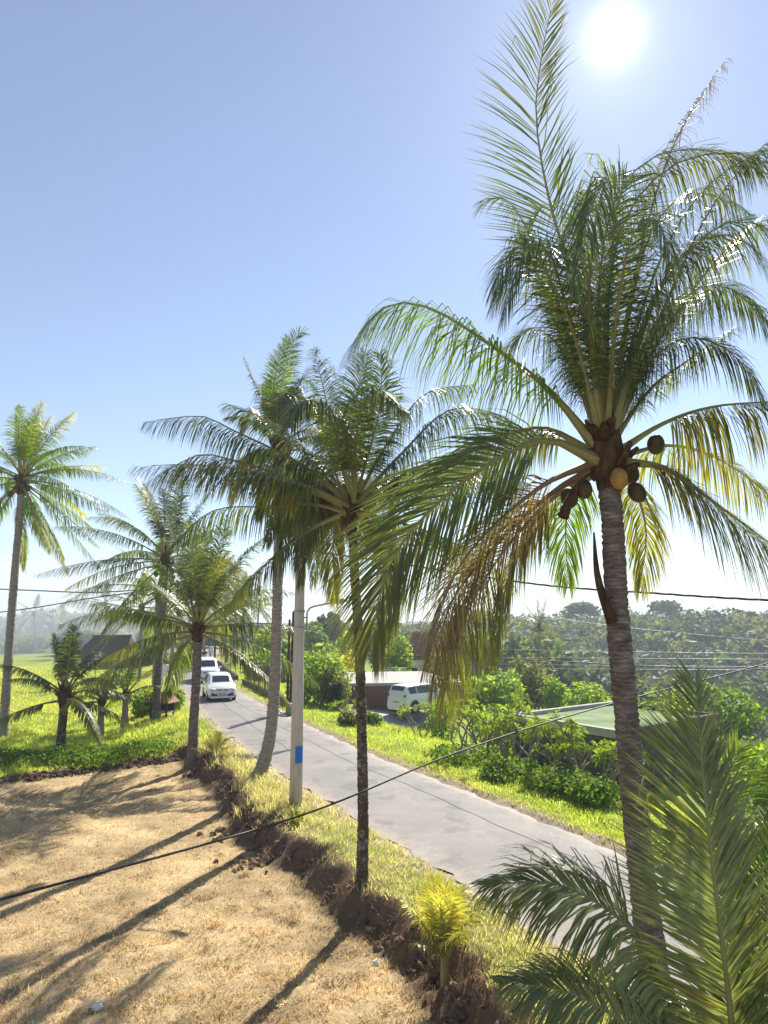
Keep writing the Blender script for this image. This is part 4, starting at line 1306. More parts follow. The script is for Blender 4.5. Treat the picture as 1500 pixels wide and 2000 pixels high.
at_bush('shrub', 'big light green shrub right behind the concrete pole', 625, 1252, 1375, 39, 125, 2600, .17, CB, 51, lumps=10)
at_bush('shrub', 'pale bushy shrub between the concrete pole and the carport', 652, 1300, 1382, 37.5, 75, 1500, .14, CO, 52, lumps=8)
at_bush('shrub', 'yellow leaved shrub above the carport roof', 668, 1268, 1325, 52, 75, 1300, .2, CY, 53)
at_bush('shrub', 'dark leaved shrub at the corner of the carport', 656, 1325, 1376, 36.5, 26, 500, .13, CD, 54)
at_bush('shrub', 'round bush against the low far wall', 520, 1262, 1310, 60, 75, 1500, .22, CB, 55, lumps=9)
at_bush('tree', 'dark round tree in the distance right of the street lamp', 640, 1192, 1300, 115, 72, 1500, .6, CD, 56, .3, cat='tree')
at_bush('tree', 'pale green tree left of the dark round tree', 610, 1212, 1300, 100, 60, 1300, .5, CG, 57, .25, cat='tree')
at_bush('tree', 'broad light tree beside the red tiled house', 700, 1215, 1300, 85, 90, 1700, .42, CB, 58, .3, cat='tree')
at_bush('tree', 'bright tree leaning over the far roadside wall', 540, 1222, 1312, 68, 85, 1700, .34, CB, 59, .3, cat='tree')
at_bush('shrub', 'feathery olive bush in front of the wooded hill', 1035, 1272, 1385, 52, 110, 2200, .22, CO, 60, lumps=10)
at_bush('shrub', 'yellow-green bush right of the feathery one', 1085, 1322, 1385, 50, 55, 900, .2, CB, 61)
at_bush('shrub', 'lime bush just beyond the far corner of the green roof', 1150, 1333, 1385, 48, 85, 1300, .2, CB, 62)
at_bush('shrub', 'green shrub beside the parked van, under the hanging frond', 975, 1290, 1385, 46, 110, 2100, .2, CB, 63, lumps=9)
at_bush('shrub', 'sunlit bush at the right edge beyond the green roof', 1490, 1410, 1530, 20, 110, 1900, .11, CB, 64, lumps=9)
at_bush('shrub', 'dark hedge right of the green roofed building', 1410, 1320, 1420, 42, 170, 2400, .2, CG, 65, lumps=10)
at_bush('shrub', 'young bush before the right side of the parked van', 862, 1362, 1412, 34.5, 60, 1200, .12, CB, 148, lumps=8)
at_bush('tree', 'low bushy tree hiding part of the tiled house', 770, 1240, 1330, 57, 70, 1500, .26, CB, 149, .2, cat='tree')
at_bush('shrub', 'broad bush hiding the foot of the tiled house', 775, 1292, 1335, 54, 90, 1500, .2, CB, 141, lumps=9)
at_bush('shrub', 'tall bush right of the tiled house', 872, 1262, 1350, 56, 95, 1900, .22, CG, 142, lumps=10)
at_bush('shrub', 'lime bush between the parked van and the tiled house', 905, 1318, 1380, 47, 100, 1900, .18, CB, 143, lumps=10)
at_bush('tree', 'grey-green tree behind the tiled house', 920, 1225, 1320, 92, 120, 1900, .48, CG, 144, .2, cat='tree')
at_bush('tree', 'slender tree left of the tiled house', 748, 1222, 1310, 78, 60, 1300, .38, CO, 145, .25, cat='tree')
at_bush('shrub', 'leafy shrub overhanging the left corner of the green roof', 985, 1362, 1425, 29.5, 120, 2000, .12, CB, 146, lumps=11)
at_bush('shrub', 'bush behind the right end of the green roof', 1300, 1345, 1420, 30, 170, 2900, .15, CB, 147, lumps=11)
at_bush('shrub', 'yellow shrub behind the leaning palm, left roadside', 322, 1282, 1312, 64, 26, 500, .2, CY, 66)
at_bush('shrub', 'fresh green bush on the left side of the bend', 353, 1272, 1318, 66, 44, 900, .22, CB, 67)
at_bush('shrub', 'rounded bush at the near end of the left verge', 340, 1345, 1400, 35, 46, 900, .13, CB, 68)
at_bush('shrub', 'leafy bush below the leaning palm in the field', 285, 1345, 1400, 34, 60, 1100, .14, CB, 69)
at_bush('shrub', 'low dark plants in the shade at the foot of the young palm', 175, 1445, 1500, 24.3, 170, 3800, .06, CG, 70, lumps=11)
at_bush('shrub', 'straggly weeds where the field meets the brown palm', 290, 1442, 1485, 25.5, 120, 2600, .06, CG, 71, lumps=10)
at_bush('shrub', 'low green clump at the left edge of the field', 20, 1462, 1520, 24, 130, 2600, .06, CG, 72, lumps=9)
at_bush('tree', 'bright leafy tree closing the far end of the road', 412, 1222, 1282, 112, 85, 1900, .5, CB, 73, .15, cat='tree')
at_bush('tree', 'yellow-green tree behind the left roadside palms', 350, 1225, 1285, 100, 75, 1600, .5, CO, 74, .2, cat='tree')
at_bush('tree', 'smoky round tree left of the thatched hut', 150, 1232, 1302, 100, 90, 1700, .5, CO, 75, .2, cat='tree')
at_bush('tree', 'smoky tree at the left edge behind the tall palm', 45, 1240, 1305, 110, 130, 1900, .6, CG, 76, .2, cat='tree')
at_bush('tree', 'tall tree behind the dark roofed shed', 300, 1225, 1290, 100, 70, 1500, .5, CO, 77, .25, cat='tree')


# frangipani: forked pale branches, rosettes of long leaves at their ends
def frangipani(label, pos, hgt, seed, lvl=4, spread=.75, cols=CB, leafs=.24):
    R = random.Random(seed)
    R2 = np.random.default_rng(seed)
    root = empty('frangipani', pos)
    tag(root, label, 'shrub', 'frangipani shrubs beside the green roof')
    mb = MB()
    tips = []

    def grow(p, d, L, r, k):
        e = p + d * L
        mb.tube([p, p + d * L * .5 + np.array([R.gauss(0, .03), R.gauss(0, .03), .02]), e], [r, r * .88, r * .75], 6)
        if k == 0:
            tips.append((e, d))
            return
        for m_ in range(2 if R.random() < .6 else 3):
            a = R.uniform(0, 6.28)
            nd = norm(d + spread * np.array([math.cos(a), math.sin(a), R.uniform(-.05, .5)]))
            grow(e, nd, L * R.uniform(.7, .95), r * .72, k - 1)
    for s in range(3):
        a = s * 2.1 + R.random()
        grow(np.array([.1 * math.cos(a), .1 * math.sin(a), -.1]), norm(np.array([.5 * math.cos(a), .5 * math.sin(a), 1.0])), hgt * .34, .045, lvl - 1)
    mb.build('branches', 'twig', root, True)
    V, C_ = [], []
    for (e, d) in tips:
        k = R.randint(9, 14)
        a = np.arange(k) * 2.4
        x = norm(np.cross(d, [0.3, .2, 1]))
        y = np.cross(d, x)
        dirs = norm(np.cos(a)[:, None] * x + np.sin(a)[:, None] * y + d * R2.uniform(.1, .9, (k, 1)) + np.array([0, 0, -.1]))
        side = norm(np.cross(dirs, d))
        Lf = (leafs * R2.uniform(.7, 1.2, k))[:, None]
        p0 = e + dirs * .03
        V.append(np.stack([p0, p0 + dirs * Lf * .55 + side * Lf * .16, p0 + dirs * Lf - np.array([0, 0, .25]) * Lf, p0 + dirs * Lf * .55 - side * Lf * .16], 1).reshape(-1, 3))
        C_.append(np.repeat(mixcol(k, cols), 4, 0))
    V, C_ = np.vstack(V), np.vstack(C_)
    q = np.arange(len(V) // 4)[:, None] * 4 + np.array([[0, 1, 2, 3]])
    obj('foliage', mesh_np('foliage', V, [q], ['bush_leaf'], C_), root)


CF = [(0.16, 0.25, 0.04), (0.22, 0.3, 0.06), (0.12, 0.2, 0.035)]
for i, (px, py, d, h_, lab) in enumerate((
        (905, 1455, 24.5, 1.9, 'frangipani at the left end of the row, behind the slim palm'),
        (955, 1462, 23.0, 2.1, 'fullest frangipani, left of the green roof'),
        (1010, 1470, 22.0, 1.8, 'frangipani whose top meets the left corner of the green roof'),
        (1065, 1478, 21.0, 1.9, 'frangipani in front of the green roof, with pale forked stems'),
        (1120, 1490, 19.8, 1.5, 'short frangipani before the dark wall of the green roofed building'),
        (1165, 1500, 19.0, 1.4, 'frangipani closest to the tall palm trunk'),
        (930, 1425, 28.5, 1.9, 'frangipani in the back row, near the parked van'),
        (985, 1432, 28.0, 1.9, 'frangipani in the back row, behind the fullest one'))):
    frangipani(lab, gp(px, py, d), h_ * 1.1, 80 + i, 4 if i % 2 else 3, cols=CF, leafs=.21, spread=.62)
for i, (px, py, d, h_, lab) in enumerate(((680, 1420, 31.5, 1.2, 'small frangipani with bare forked stem at the driveway edge'), (822, 1426, 31.0, 2.0, 'thin frangipani sapling in front of the parked van'))):
    frangipani(lab, gp(px, py, d), h_, 95 + i, 3, cols=CF)
at_bush('shrub', 'round shaggy tuft at the end of the driveway wall', 680, 1392, 1428, 30.5, 40, 700, .1, CO, 91)
at_bush('shrub', 'dark grassy tuft behind the slim palm trunk', 727, 1385, 1412, 31.5, 42, 700, .1, CG, 92)
for i, (px, pt, pb, d, w, lab) in enumerate(((900, 1430, 1500, 22.5, 130, 'creeping bush at the left foot of the frangipani row'), (1000, 1455, 1520, 20.5, 130, 'leafy ground bush in the middle of the far verge'),
                                     (1090, 1470, 1540, 19.0, 130, 'low weeds below the short frangipani'), (1160, 1490, 1570, 17.8, 110, 'weedy clump left of the tall palm trunk, across the road'))):
    at_bush('shrub', lab, px, pt + 22, pb, d, w, 2600, .065, CG, 110 + i, lumps=14)


# wooded hill and far woods: masses of crowns nobody could count
def wood(name, label, spots, n_per, size, cols_list, seed):
    R = np.random.default_rng(seed)
    V, C_ = [], []
    for (x, y, z, r_) in spots:
        cols = cols_list[R.integers(0, len(cols_list))]
        lp = [(x, y, z + r_ * .5, r_ * .8, r_ * .8, r_ * .75)] + [(x + R.normal(0, r_ * .5), y + R.normal(0, r_ * .5), z + r_ * R.uniform(.3, .8), r_ * R.uniform(.3, .5), r_ * R.uniform(.3, .5), r_ * R.uniform(.3, .5)) for k in range(3)]
        v, q, c_ = leaves(n_per, lp, size, cols, R=R, shell=.88, up=.5)
        V.append(v)
        C_.append(c_ * R.uniform(.55, 1.6))
    V, C_ = np.vstack(V), np.vstack(C_)
    q = np.arange(len(V) // 4)[:, None] * 4 + np.array([[0, 1, 2, 3]])
    return tag(obj(name, mesh_np(name, V, [q], ['bush_leaf'], C_)), label, 'wood', kind='stuff')


sp_ = []
R = np.random.default_rng(5)
for k in range(1500):
    x = R.uniform(14, 230)
    y = R.uniform(88, 330)
    if not (.13 < x / y < .74) or R.random() > 1.3 - y / 400: continue
    sp_.append((x, y, hz(x, y) + R.uniform(-2.0, 0.6), R.uniform(2.6, 6.2)))
CH = [[(0.05, 0.085, 0.035), (0.07, 0.11, 0.045)], [(0.025, 0.05, 0.025), (0.04, 0.07, 0.03)], [(0.085, 0.11, 0.05), (0.1, 0.13, 0.06)], [(0.02, 0.04, 0.022), (0.03, 0.055, 0.028)]]
wood('hillside_wood', 'hazy grey-green wood covering the hill at the right', sp_, 170, 1.0, CH, 6)
print('hill crowns', len(sp_))
sp_ = []
for k in range(190):
    y = R.uniform(125, 230)
    x = R.uniform(-.68, -.22) * y
    sp_.append((x, y, hz(x, y) + R.uniform(0, 1.2), R.uniform(2.6, 5.2)))
wood('distant_wood', 'smoke-veiled line of trees behind the left field', sp_, 170, .9, CH, 7)
sp_ = []
for k in range(150):
    y = R.uniform(130, 260)
    x = R.uniform(-.24, .2) * y
    r_, s_ = road_dist(np.array([x]), np.array([y]))
    if r_[0] < 4: continue
    sp_.append((x, y, hz(x, y) + R.uniform(0, 1.0), R.uniform(2.4, 4.6)))
wood('roadside_wood', 'line of trees on the horizon behind the houses in the middle', sp_, 170, .85, CH, 8)
for i, (px, py, d, w) in enumerate(((1140, 1174, 215, 70), (1300, 1170, 225, 60))):
    b_ = gp(px, 1260, d)
    at_bush('tree', ('flat-topped tree on the hill skyline left of the tall palm trunk', 'flat-topped tree on the hill skyline right of the tall palm trunk')[i], px, py, 1240, d, w, 900, .9, CH[1], 130 + i, .55, cat='tree')

# ------------------------------------------------------------------ pole, lamp, cables
pr = P(577, 1585, 17.4)
px_, py_ = pr[0], pr[1]
pz = hz(px_, py_)
pole = empty('utility_pole', (px_, py_, pz))
tag(pole, 'round concrete utility pole on the verge, carrying a blue plate', 'pole')
MB().tube([(0, 0, -.3), (0, 0, 3), (0, 0, 6), (0, 0, 8.6)], [.165, .145, .12, .1], 20).build('shaft', 'concrete_pole', pole, True)
sg = MB()
a0 = math.atan2(-px_, -py_)
for k in range(6):
    pass
arcs = np.linspace(-.62, .62, 9)
base_a = math.atan2(-py_, -px_) + .45
vs = [(.171 * math.cos(base_a + t), .171 * math.sin(base_a + t), z_) for z_ in (1.02, 1.42) for t in arcs]
vs += [(.160 * math.cos(base_a + t), .160 * math.sin(base_a + t), z_) for z_ in (1.02, 1.42) for t in arcs]
fs = [(i, i + 1, 10 + i, 9 + i) for i in range(8)] + [(18 + i + 1, 18 + i, 27 + i, 28 + i) for i in range(8)]
fs += [(i + 1, i, 18 + i, 19 + i) for i in range(8)] + [(9 + i, 10 + i, 28 + i, 27 + i) for i in range(8)] + [(0, 9, 27, 18), (17, 8, 26, 35)]
sg.add(vs, fs)
sg.build('sign_plate', 'sign_blue', pole)['label'] = 'blue plate strapped round the pole'
for z_ in (4.35, 4.75, 6.35):
    MB().tube([(0, 0, z_ - .025), (0, 0, z_ + .025)], [.15, .15], 16).build('steel_band', 'galvanised', pole)
MB().box((0.0, 0, 7.9), (1.5, .08, .09), .5).build('crossarm', 'galvanised', pole)
for k in range(4):
    a_ = -.65 + k * .43
    MB().tube([(a_ * math.cos(.5), a_ * math.sin(.5), 7.94), (a_ * math.cos(.5), a_ * math.sin(.5), 8.1)], [.04, .025], 8).build('insulator', 'plaster_white', pole, True)
lamp = empty('street_lamp', (px_, py_, pz))
tag(lamp, 'curved arm street lamp fixed to the concrete pole', 'street lamp')
lz = P(600, 1200, 17.4)[2] - pz
MB().tube(catmull([(.2, -.02, lz - .45), (.2, -.02, lz), (.24, -.02, lz + .12), (.36, -.02, lz + .2), (.85, -.02, lz + .3)], 20), .022, 8).build('arm', 'galvanised', lamp, True)
for z_ in (-.08, -.38):
    MB().box((.08, -.02, lz + z_), (.3, .03, .03)).build('bracket', 'galvanised', lamp)
hd = MB()
hd.tube([(.82, -.02, lz + .3), (.9, -.02, lz + .32), (1.05, -.02, lz + .34), (1.2, -.02, lz + .36), (1.24, -.02, lz + .362)], [.025, .055, .07, .05, .015], 10)
hdo = hd.build('lamp_head', 'galvanised', lamp, True)
MB().ball((1.06, -.02, lz + .285), (.1, .045, .035), 10, 6).build('lens', 'lamp_lens', hdo, True)

# dark timber pole across the road
tp = gp(569, 1385, 34.5)
tpo = empty('timber_pole', tp)
tag(tpo, 'dark timber post across the road, seen just left of the concrete pole', 'pole')
MB().tube([(0, 0, -.3), (.02, 0, 2), (.04, 0, 5.0)], [.14, .12, .1], 12).build('shaft', 'wood_dark', tpo, True)
MB().tube([(-.2, 0, -.3), (-.2, 0, 2.2), (-.18, 0, 4.6)], [.07, .065, .06], 10).build('brace', 'wood_dark', tpo, True)
MB().box((-.26, -.08, 2.1), (.3, .18, .36)).build('meter_box', 'wall_brown', tpo, bevel=.02)
bn = empty('roadside_bin', gp(566, 1392, 33.6))
tag(bn, 'small teal roadside bin at the mouth of the driveway', 'bin')
MB().tube([(0, 0, 0), (0, 0, .1), (0, 0, .5), (0, 0, .52)], [.16, .17, .2, .2], 14).build('body', 'teal_paint', bn, True)
MB().tube([(0, 0, .52), (0, 0, .56), (0, 0, .62)], [.22, .22, .05], 14).build('lid', 'black_plastic', bn, True)


def cable(name, label, pts, r_, mat, sag=0.0, twist=False, group=None, n_=60):
    pts = catmull(pts, n_)
    t = np.linspace(0, 1, n_)
    pts[:, 2] -= sag * 4 * t * (1 - t)
    c0 = pts[0].copy()
    mb = MB()
    if twist:
        nn = n_ * 4
        pf = catmull(pts - c0, nn)
        for ph in (0, 2.1, 4.2):
            a = np.linspace(0, nn * .35, nn) + ph
            mb.tube(pf + np.c_[np.zeros(nn), np.cos(a) * r_ * .8, np.sin(a) * r_ * .8], r_ * .6, 5)
    else:
        mb.tube(pts - c0, r_, 7)
    o = mb.build(name, mat, None, True, loc=c0)
    return tag(o, label, 'cable', group)


cable('cable', 'thick black cable slanting across the dry lawn from lower left to the tall palm', [P(-350, 1850, 4.4), P(0, 1757, 5.4), P(590, 1592, 7.9), P(900, 1467, 9.6), P(1190, 1376, 11.2), P(1600, 1270, 13.5)], .0115, 'cable_black')
cable('cable', 'twisted overhead cable running right from the concrete pole behind the tall palm', [P(585, 1073, 17.4), P(760, 1098, 15.2), P(1040, 1140, 12.6), P(1270, 1158, 10.8), P(1500, 1172, 9.6), P(1700, 1176, 8.7)], .014, 'cable_black', twist=True)
cable('cable', 'upper overhead cable at the left, level behind the left edge palm', [P(-80, 1147, 47), P(60, 1153, 46), P(180, 1157, 45), P(310, 1150, 44), P(585, 1090, 17.6)][:4], .04, 'cable_black')
cable('cable', 'lower overhead cable at the left, dipping towards the left edge', [P(-80, 1205, 44), P(60, 1188, 44), P(180, 1168, 44), P(310, 1150, 44)], .035, 'cable_black')
cable('cable', 'dark wire stretched before the feathery bush at the right', [P(700, 1280, 33), P(950, 1285, 31), P(1300, 1302, 28), P(1600, 1310, 26)], .02, 'cable_black')
for i, (a, b_, lab) in enumerate(((1192, 1262, 'highest pale wire against the wooded hill'), (1268, 1278, 'second pale wire against the wooded hill'), (1284, 1288, 'third pale wire against the wooded hill'),
                                  (1297, 1303, 'fourth pale wire against the wooded hill'), (1305, 1309, 'lowest pale wire against the wooded hill'))):
    cable('power_wire', lab, [P(980, a, 62), P(1240, (a + b_) / 2, 55), P(1620, b_, 48)], .014, 'wire_light', group='pale power wires at the right')
fp = gp(312, 1340, 44)
fpo = empty('utility_pole', fp)
tag(fpo, 'distant grey pole hidden behind the leaning palm, holding the left cables', 'pole')
MB().tube([(0, 0, -.3), (0, 0, P(310, 1150, 44)[2] - fp[2] + .4)], [.13, .1], 12).build('shaft', 'concrete_pole', fpo, True)
MB().box((0, 0, P(310, 1150, 44)[2] - fp[2]), (.9, .07, .08)).build('crossarm', 'galvanised', fpo)


# ------------------------------------------------------------------ buildings, walls, driveway
def wall_along(name, label, px_list, h_, th, mat, cap=True):
    """low wall following points on the ground (px, py, depth)"""
    pts = np.array([gp(*q) for q in px_list])
    pts = np.c_[catmull(pts, 26)]
    c0 = pts[0].copy()
    p_ = pts - c0
    T_ = norm(np.gradient(p_, axis=0) * [1, 1, 0])
    Nn = np.c_[-T_[:, 1], T_[:, 0], np.zeros(len(T_))]
    root = empty(name, c0)
    tag(root, label, 'wall')
    R_ = random.Random(len(label))
    # courses of field stones set in two staggered rows
    proto = []
    for k in range(5):
        mb = MB()
        mb.box((0, 0, 0), (1, 1, 1), 0, .84)
        me_o = mb
        me = bpy.data.meshes.new('stone')
        vv = [tuple(c_ * (1 + R_.uniform(-.1, .1)) for c_ in q) for q in mb.v]
        me.from_pydata(vv, [], mb.f)
        me.materials.append(M[mat])
        proto.append(me)
    L = np.concatenate([[0], np.cumsum(np.linalg.norm(np.diff(p_, axis=0), axis=1))])
    rows = 2
    s_len = .42
    for r_ in range(rows):
        u = (r_ % 2) * s_len * .5
        while u < L[-1] - s_len * .3:
            ll = s_len * R_.uniform(.75, 1.2)
            c_ = [np.interp(u + ll / 2, L, p_[:, k]) for k in range(3)]
            tx, ty = np.interp(u, L, T_[:, 0]), np.interp(u, L, T_[:, 1])
            o = obj('stone', proto[R_.randrange(5)], root)
            hh = h_ / rows
            o.location = (c_[0], c_[1], c_[2] + hh * (r_ + .42))
            o.scale = (ll * .96, th * R_.uniform(.92, 1.08), hh * .97)
            o.rotation_euler = (0, 0, math.atan2(ty, tx))
            u += ll
    core = MB()
    for i in range(len(p_) - 1):
        a, b_ = p_[i], p_[i + 1]
        na, nb = Nn[i] * th * .42, Nn[i + 1] * th * .42
        core.add([a - na - Z * .3, b_ - nb - Z * .3, b_ + nb - Z * .3, a + na - Z * .3, a - na + Z * h_ * .9, b_ - nb + Z * h_ * .9, b_ + nb + Z * h_ * .9, a + na + Z * h_ * .9],
                 [(4, 5, 6, 7), (0, 1, 5, 4), (2, 3, 7, 6)])
    core.build('mortar', 'stone_dark', root)
    return root


wall_along('stone_wall', 'low stone wall on the outside of the far bend', [(426, 1297, 70), (444, 1315, 58), (462, 1329, 52)], .45, .3, 'stone_dark')
wall_along('stone_wall', 'low dark stone wall between the hatchback and the driveway', [(476, 1334, 49), (503, 1350, 44), (529, 1362, 40.5), (562, 1378, 37)], .42, .3, 'stone_dark')
ew_ = empty('earth_wall', gp(485, 1330, 53)); tag(ew_, 'brown earth-coloured yard wall above the low stone wall', 'wall')
MB().box((.5, 0, .45), (1.5, .25, 1.4), -.5).build('wall_panel', 'wall_earth', ew_)
MB().box((2.1, .2, .45), (2.0, .25, 1.4), .75).build('wall_panel', 'stone_dark', ew_)
gp_ = empty('gate_pillar', gp(492, 1306, 62)); tag(gp_, 'dark gate pillar with flat cap beyond the earth wall', 'pillar')
MB().box((0, 0, .7), (.5, .5, 1.5)).build('shaft', 'stone_dark', gp_)
MB().box((0, 0, 1.52), (.75, .75, .12)).box((0, 0, 1.66), (.5, .5, .14), 0, .3).build('cap', 'stone_dark', gp_)

# driveway slab
near = [G(548, 1391, 0.02), G(600, 1394, -.02), G(668, 1404, -.3), G(720, 1412, -.75), G(800, 1422, -1.15)]
farp = [G(870, 1396, -1.25), G(780, 1386, -.95), G(700, 1382, -.5), G(600, 1379, -.03), G(540, 1378, .02)]
poly = near + farp
dm = MB()
dm.prism([(p_[0], p_[1]) for p_ in poly], [p_[2] - .55 for p_ in poly], [p_[2] for p_ in poly])
tag(dm.build('driveway', 'concrete'), 'grey concrete driveway with dark side running to the carport', kind='structure')

# carport with flat slab roof and brown walls
cpz = -1.3
cpo = empty('carport', (P(672, 1370, 40)[0], 40.0, cpz))
tag(cpo, 'low carport with pale flat roof and dark brown walls', 'building')
ox, oy = cpo.location.x, cpo.location.y
rz1 = P(672, 1335, 40)[2]
c1 = P(672, 1335, 40); c2 = G(632, 1313, rz1); c3 = P(905, 1338, 41.0)
c1 = np.array([c1[0], c1[1]]); c2 = c2[:2]; c3 = c3[:2]
c4 = c3 + (c2 - c1)
rp_ = [c1, c3, c4, c2]
mb = MB(); mb.prism([(p_[0] - ox, p_[1] - oy) for p_ in rp_], rz1 - cpz - .16, rz1 - cpz)
mb.build('roof', 'concrete', cpo)
def lerp2(a, b_, t): return a + (b_ - a) * t
inn = (c2 - c1) / np.linalg.norm(c2 - c1) * .35
dirx = (c3 - c1) / np.linalg.norm(c3 - c1)
def wseg(name, t0, t1, z0, z1, mat, off=inn, th=.2):
    a, b_ = lerp2(c1, c3, t0) + off, lerp2(c1, c3, t1) + off
    mid_ = (a + b_) / 2
    MB().box((mid_[0] - ox, mid_[1] - oy, (z0 + z1) / 2), (np.linalg.norm(b_ - a), th, z1 - z0), math.atan2(dirx[1], dirx[0])).build(name, mat, cpo)
top_ = rz1 - cpz - .17
wseg('wall', .0, .1, top_ - 1.0, top_, 'wall_brown', off=inn * .3)
wseg('wall', .17, .42, top_ - 1.05, top_, 'wall_brown', off=inn * .3)
wseg('wall', .44, 1.0, top_ - .45, top_, 'wall_brown', off=inn * .3)
wseg('wall', .1, .45, -1.0, top_ - .9, 'wall_earth', off=inn * 1.5)
for t in (.012, .2, .6, .98):
    a = lerp2(c1, c3, t) + inn
    MB().box((a[0] - ox, a[1] - oy, top_ / 2 - .5), (.18, .18, top_ + 1.0 - .02)).build('post', 'wall_earth', cpo)

# red tiled house behind
hb = P(822, 1300, 64); hb[2] = -1.6
ho = empty('tiled_house', hb, .25)
ho.scale = (.72, .72, .8)
tag(ho, 'pink-red tiled house with white wall behind the hanging dead fronds', 'house')
MB().box((0, 0, 1.6), (5.6, 4.4, 3.2)).build('wall', 'plaster_white', ho)
rf = MB(); ez, rz2 = 3.3, 6.3
rf.add([(-3.4, -2.9, ez), (3.4, -2.9, ez), (3.4, 2.9, ez), (-3.4, 2.9, ez), (-1.0, 0, rz2), (1.0, 0, rz2)], [(0, 1, 5, 4), (2, 3, 4, 5), (1, 2, 5), (3, 0, 4), (3, 2, 1, 0)])
rfo = rf.build('roof', 'roof_tile', ho)
tl = MB()
for i in range(13):
    t = (i + .5) / 13
    y_ = -2.9 + 2.9 * t; z_ = ez + 3.0 * t; hw_ = 3.4 - 2.4 * t
    k = int(hw_ * 2 / .3)
    for j in range(k):
        x_ = -hw_ + (j + .5) * 2 * hw_ / k
        tl.tube([(x_, y_ - .12, z_ - .06), (x_, y_ + .13, z_ + .19)], [.13, .11], 5, False)
tl.build('tiles', 'roof_tile', rfo)['kind'] = 'stuff'
for (x_, w_) in ((-1.6, .9), (1.2, .9)):
    wo = MB().box((x_, -2.22, 1.7), (w_, .08, 1.2)).build('window', 'wood_dark', ho)
    MB().box((x_, -2.27, 1.7), (w_ - .16, .03, 1.04)).build('pane', 'car_glass', wo)
MB().box((-.2, -2.22, 1.05), (.9, .08, 2.1)).build('door', 'wood_dark', ho)
w2 = empty('garden_wall', P(768, 1304, 54)); w2.location.z = -1.4
tag(w2, 'short white garden wall above the carport roof', 'wall')
MB().box((0, 0, .95), (2.0, .2, 2.4), .1).build('wall_panel', 'plaster_white', w2)
MB().box((0, 0, 2.19), (2.2, .3, .08), .1).build('cap', 'concrete', w2)

# flat green roof
gz = -2.4
go = empty('green_roofed_building', (5.1, 28.1, gz))
tag(go, 'low flat building with mossy green roof and grey parapet at the right', 'building')
da, db = np.array([.57, -.82]), np.array([.80, .60])
A_, B_ = 5.2, 7.0
cor = [np.zeros(2), da * A_, da * A_ + db * B_, db * B_]
ht = .76 - gz
def inset(k): return [da * k + db * k, da * (A_ - k) + db * k, da * (A_ - k) + db * (B_ - k), da * k + db * (B_ - k)]
i1 = inset(.15)
MB().prism(i1, -1.0, ht - .2).build('wall', 'stone_dark', go)
MB().prism(inset(.16), ht - .197, ht - .09).build('roof', 'roof_green', go)
o_, i2 = inset(0.0), inset(.24)
for k in range(4):
    q = [o_[k], o_[(k + 1) % 4], i2[(k + 1) % 4], i2[k]]
    MB().prism(q, ht - .22, ht + .06).build('parapet', 'concrete' if k in (0, 3) else 'stone_dark', go)

# thatched hut and shed at the left
hb = gp(212, 1303, 74); hut = empty('thatched_hut', hb, -.1)
tag(hut, 'hut with big dark brown thatched roof beyond the left field', 'house')
MB().box((0, 0, .6), (4.6, 3.4, 1.5)).build('wall', 'wall_earth', hut)
MB().box((-.4, -2.0, 1.12), (5.0, .12, .14)).build('eave_board', 'plaster_white', hut)
th = MB(); th.add([(-3.1, -2.1, 1.15), (3.0, -2.1, 1.15), (3.0, 2.1, 1.15), (-3.1, 2.1, 1.15), (-1.9, 0, 3.4), (2.3, 0, 3.45)], [(0, 1, 5, 4), (2, 3, 4, 5), (1, 2, 5), (3, 0, 4), (3, 2, 1, 0)])
tho = th.build('roof', 'roof_thatch', hut)
MB().tube([(-2.0, 0, 3.4), (2.4, 0, 3.46)], [.14, .14], 8).build('ridge', 'roof_thatch', tho)
hb = gp(275, 1300, 78); shed = empty('dark_shed', hb, .05)
tag(shed, 'shed with low blue-grey roof right of the thatched hut', 'house')
MB().box((0, 0, .5), (4.2, 2.8, 1.4)).build('wall', 'wall_earth', shed)
sr = MB(); sr.add([(-2.6, -1.9, .95), (2.5, -1.9, .95), (2.5, 1.9, .95), (-2.6, 1.9, .95), (-2.2, 0, 2.2), (2.1, 0, 2.2)], [(0, 1, 5, 4), (2, 3, 4, 5), (1, 2, 5), (3, 0, 4), (3, 2, 1, 0)])
sr.build('roof', 'roof_dark', shed)
MB().box((-1.9, -2.0, 1.35), (1.7, .06, .3)).build('gutter_board', 'plaster_white', shed)
fe = empty('wire_fence', gp(186, 1322, 58)); tag(fe, 'thin wire fence with slim posts before the thatched hut', 'fence')
for k in range(4):
    MB().tube([(k * 1.12, 0, -.2), (k * 1.12, 0, 1.45)], [.03, .025], 6).build('post', 'wood_dark', fe)
for z_ in (.45, .85, 1.25):
    MB().tube([(-.6, 0, z_), (4.2, 0, z_ + .03)], [.01, .01], 4).build('strand', 'wood_dark', fe)

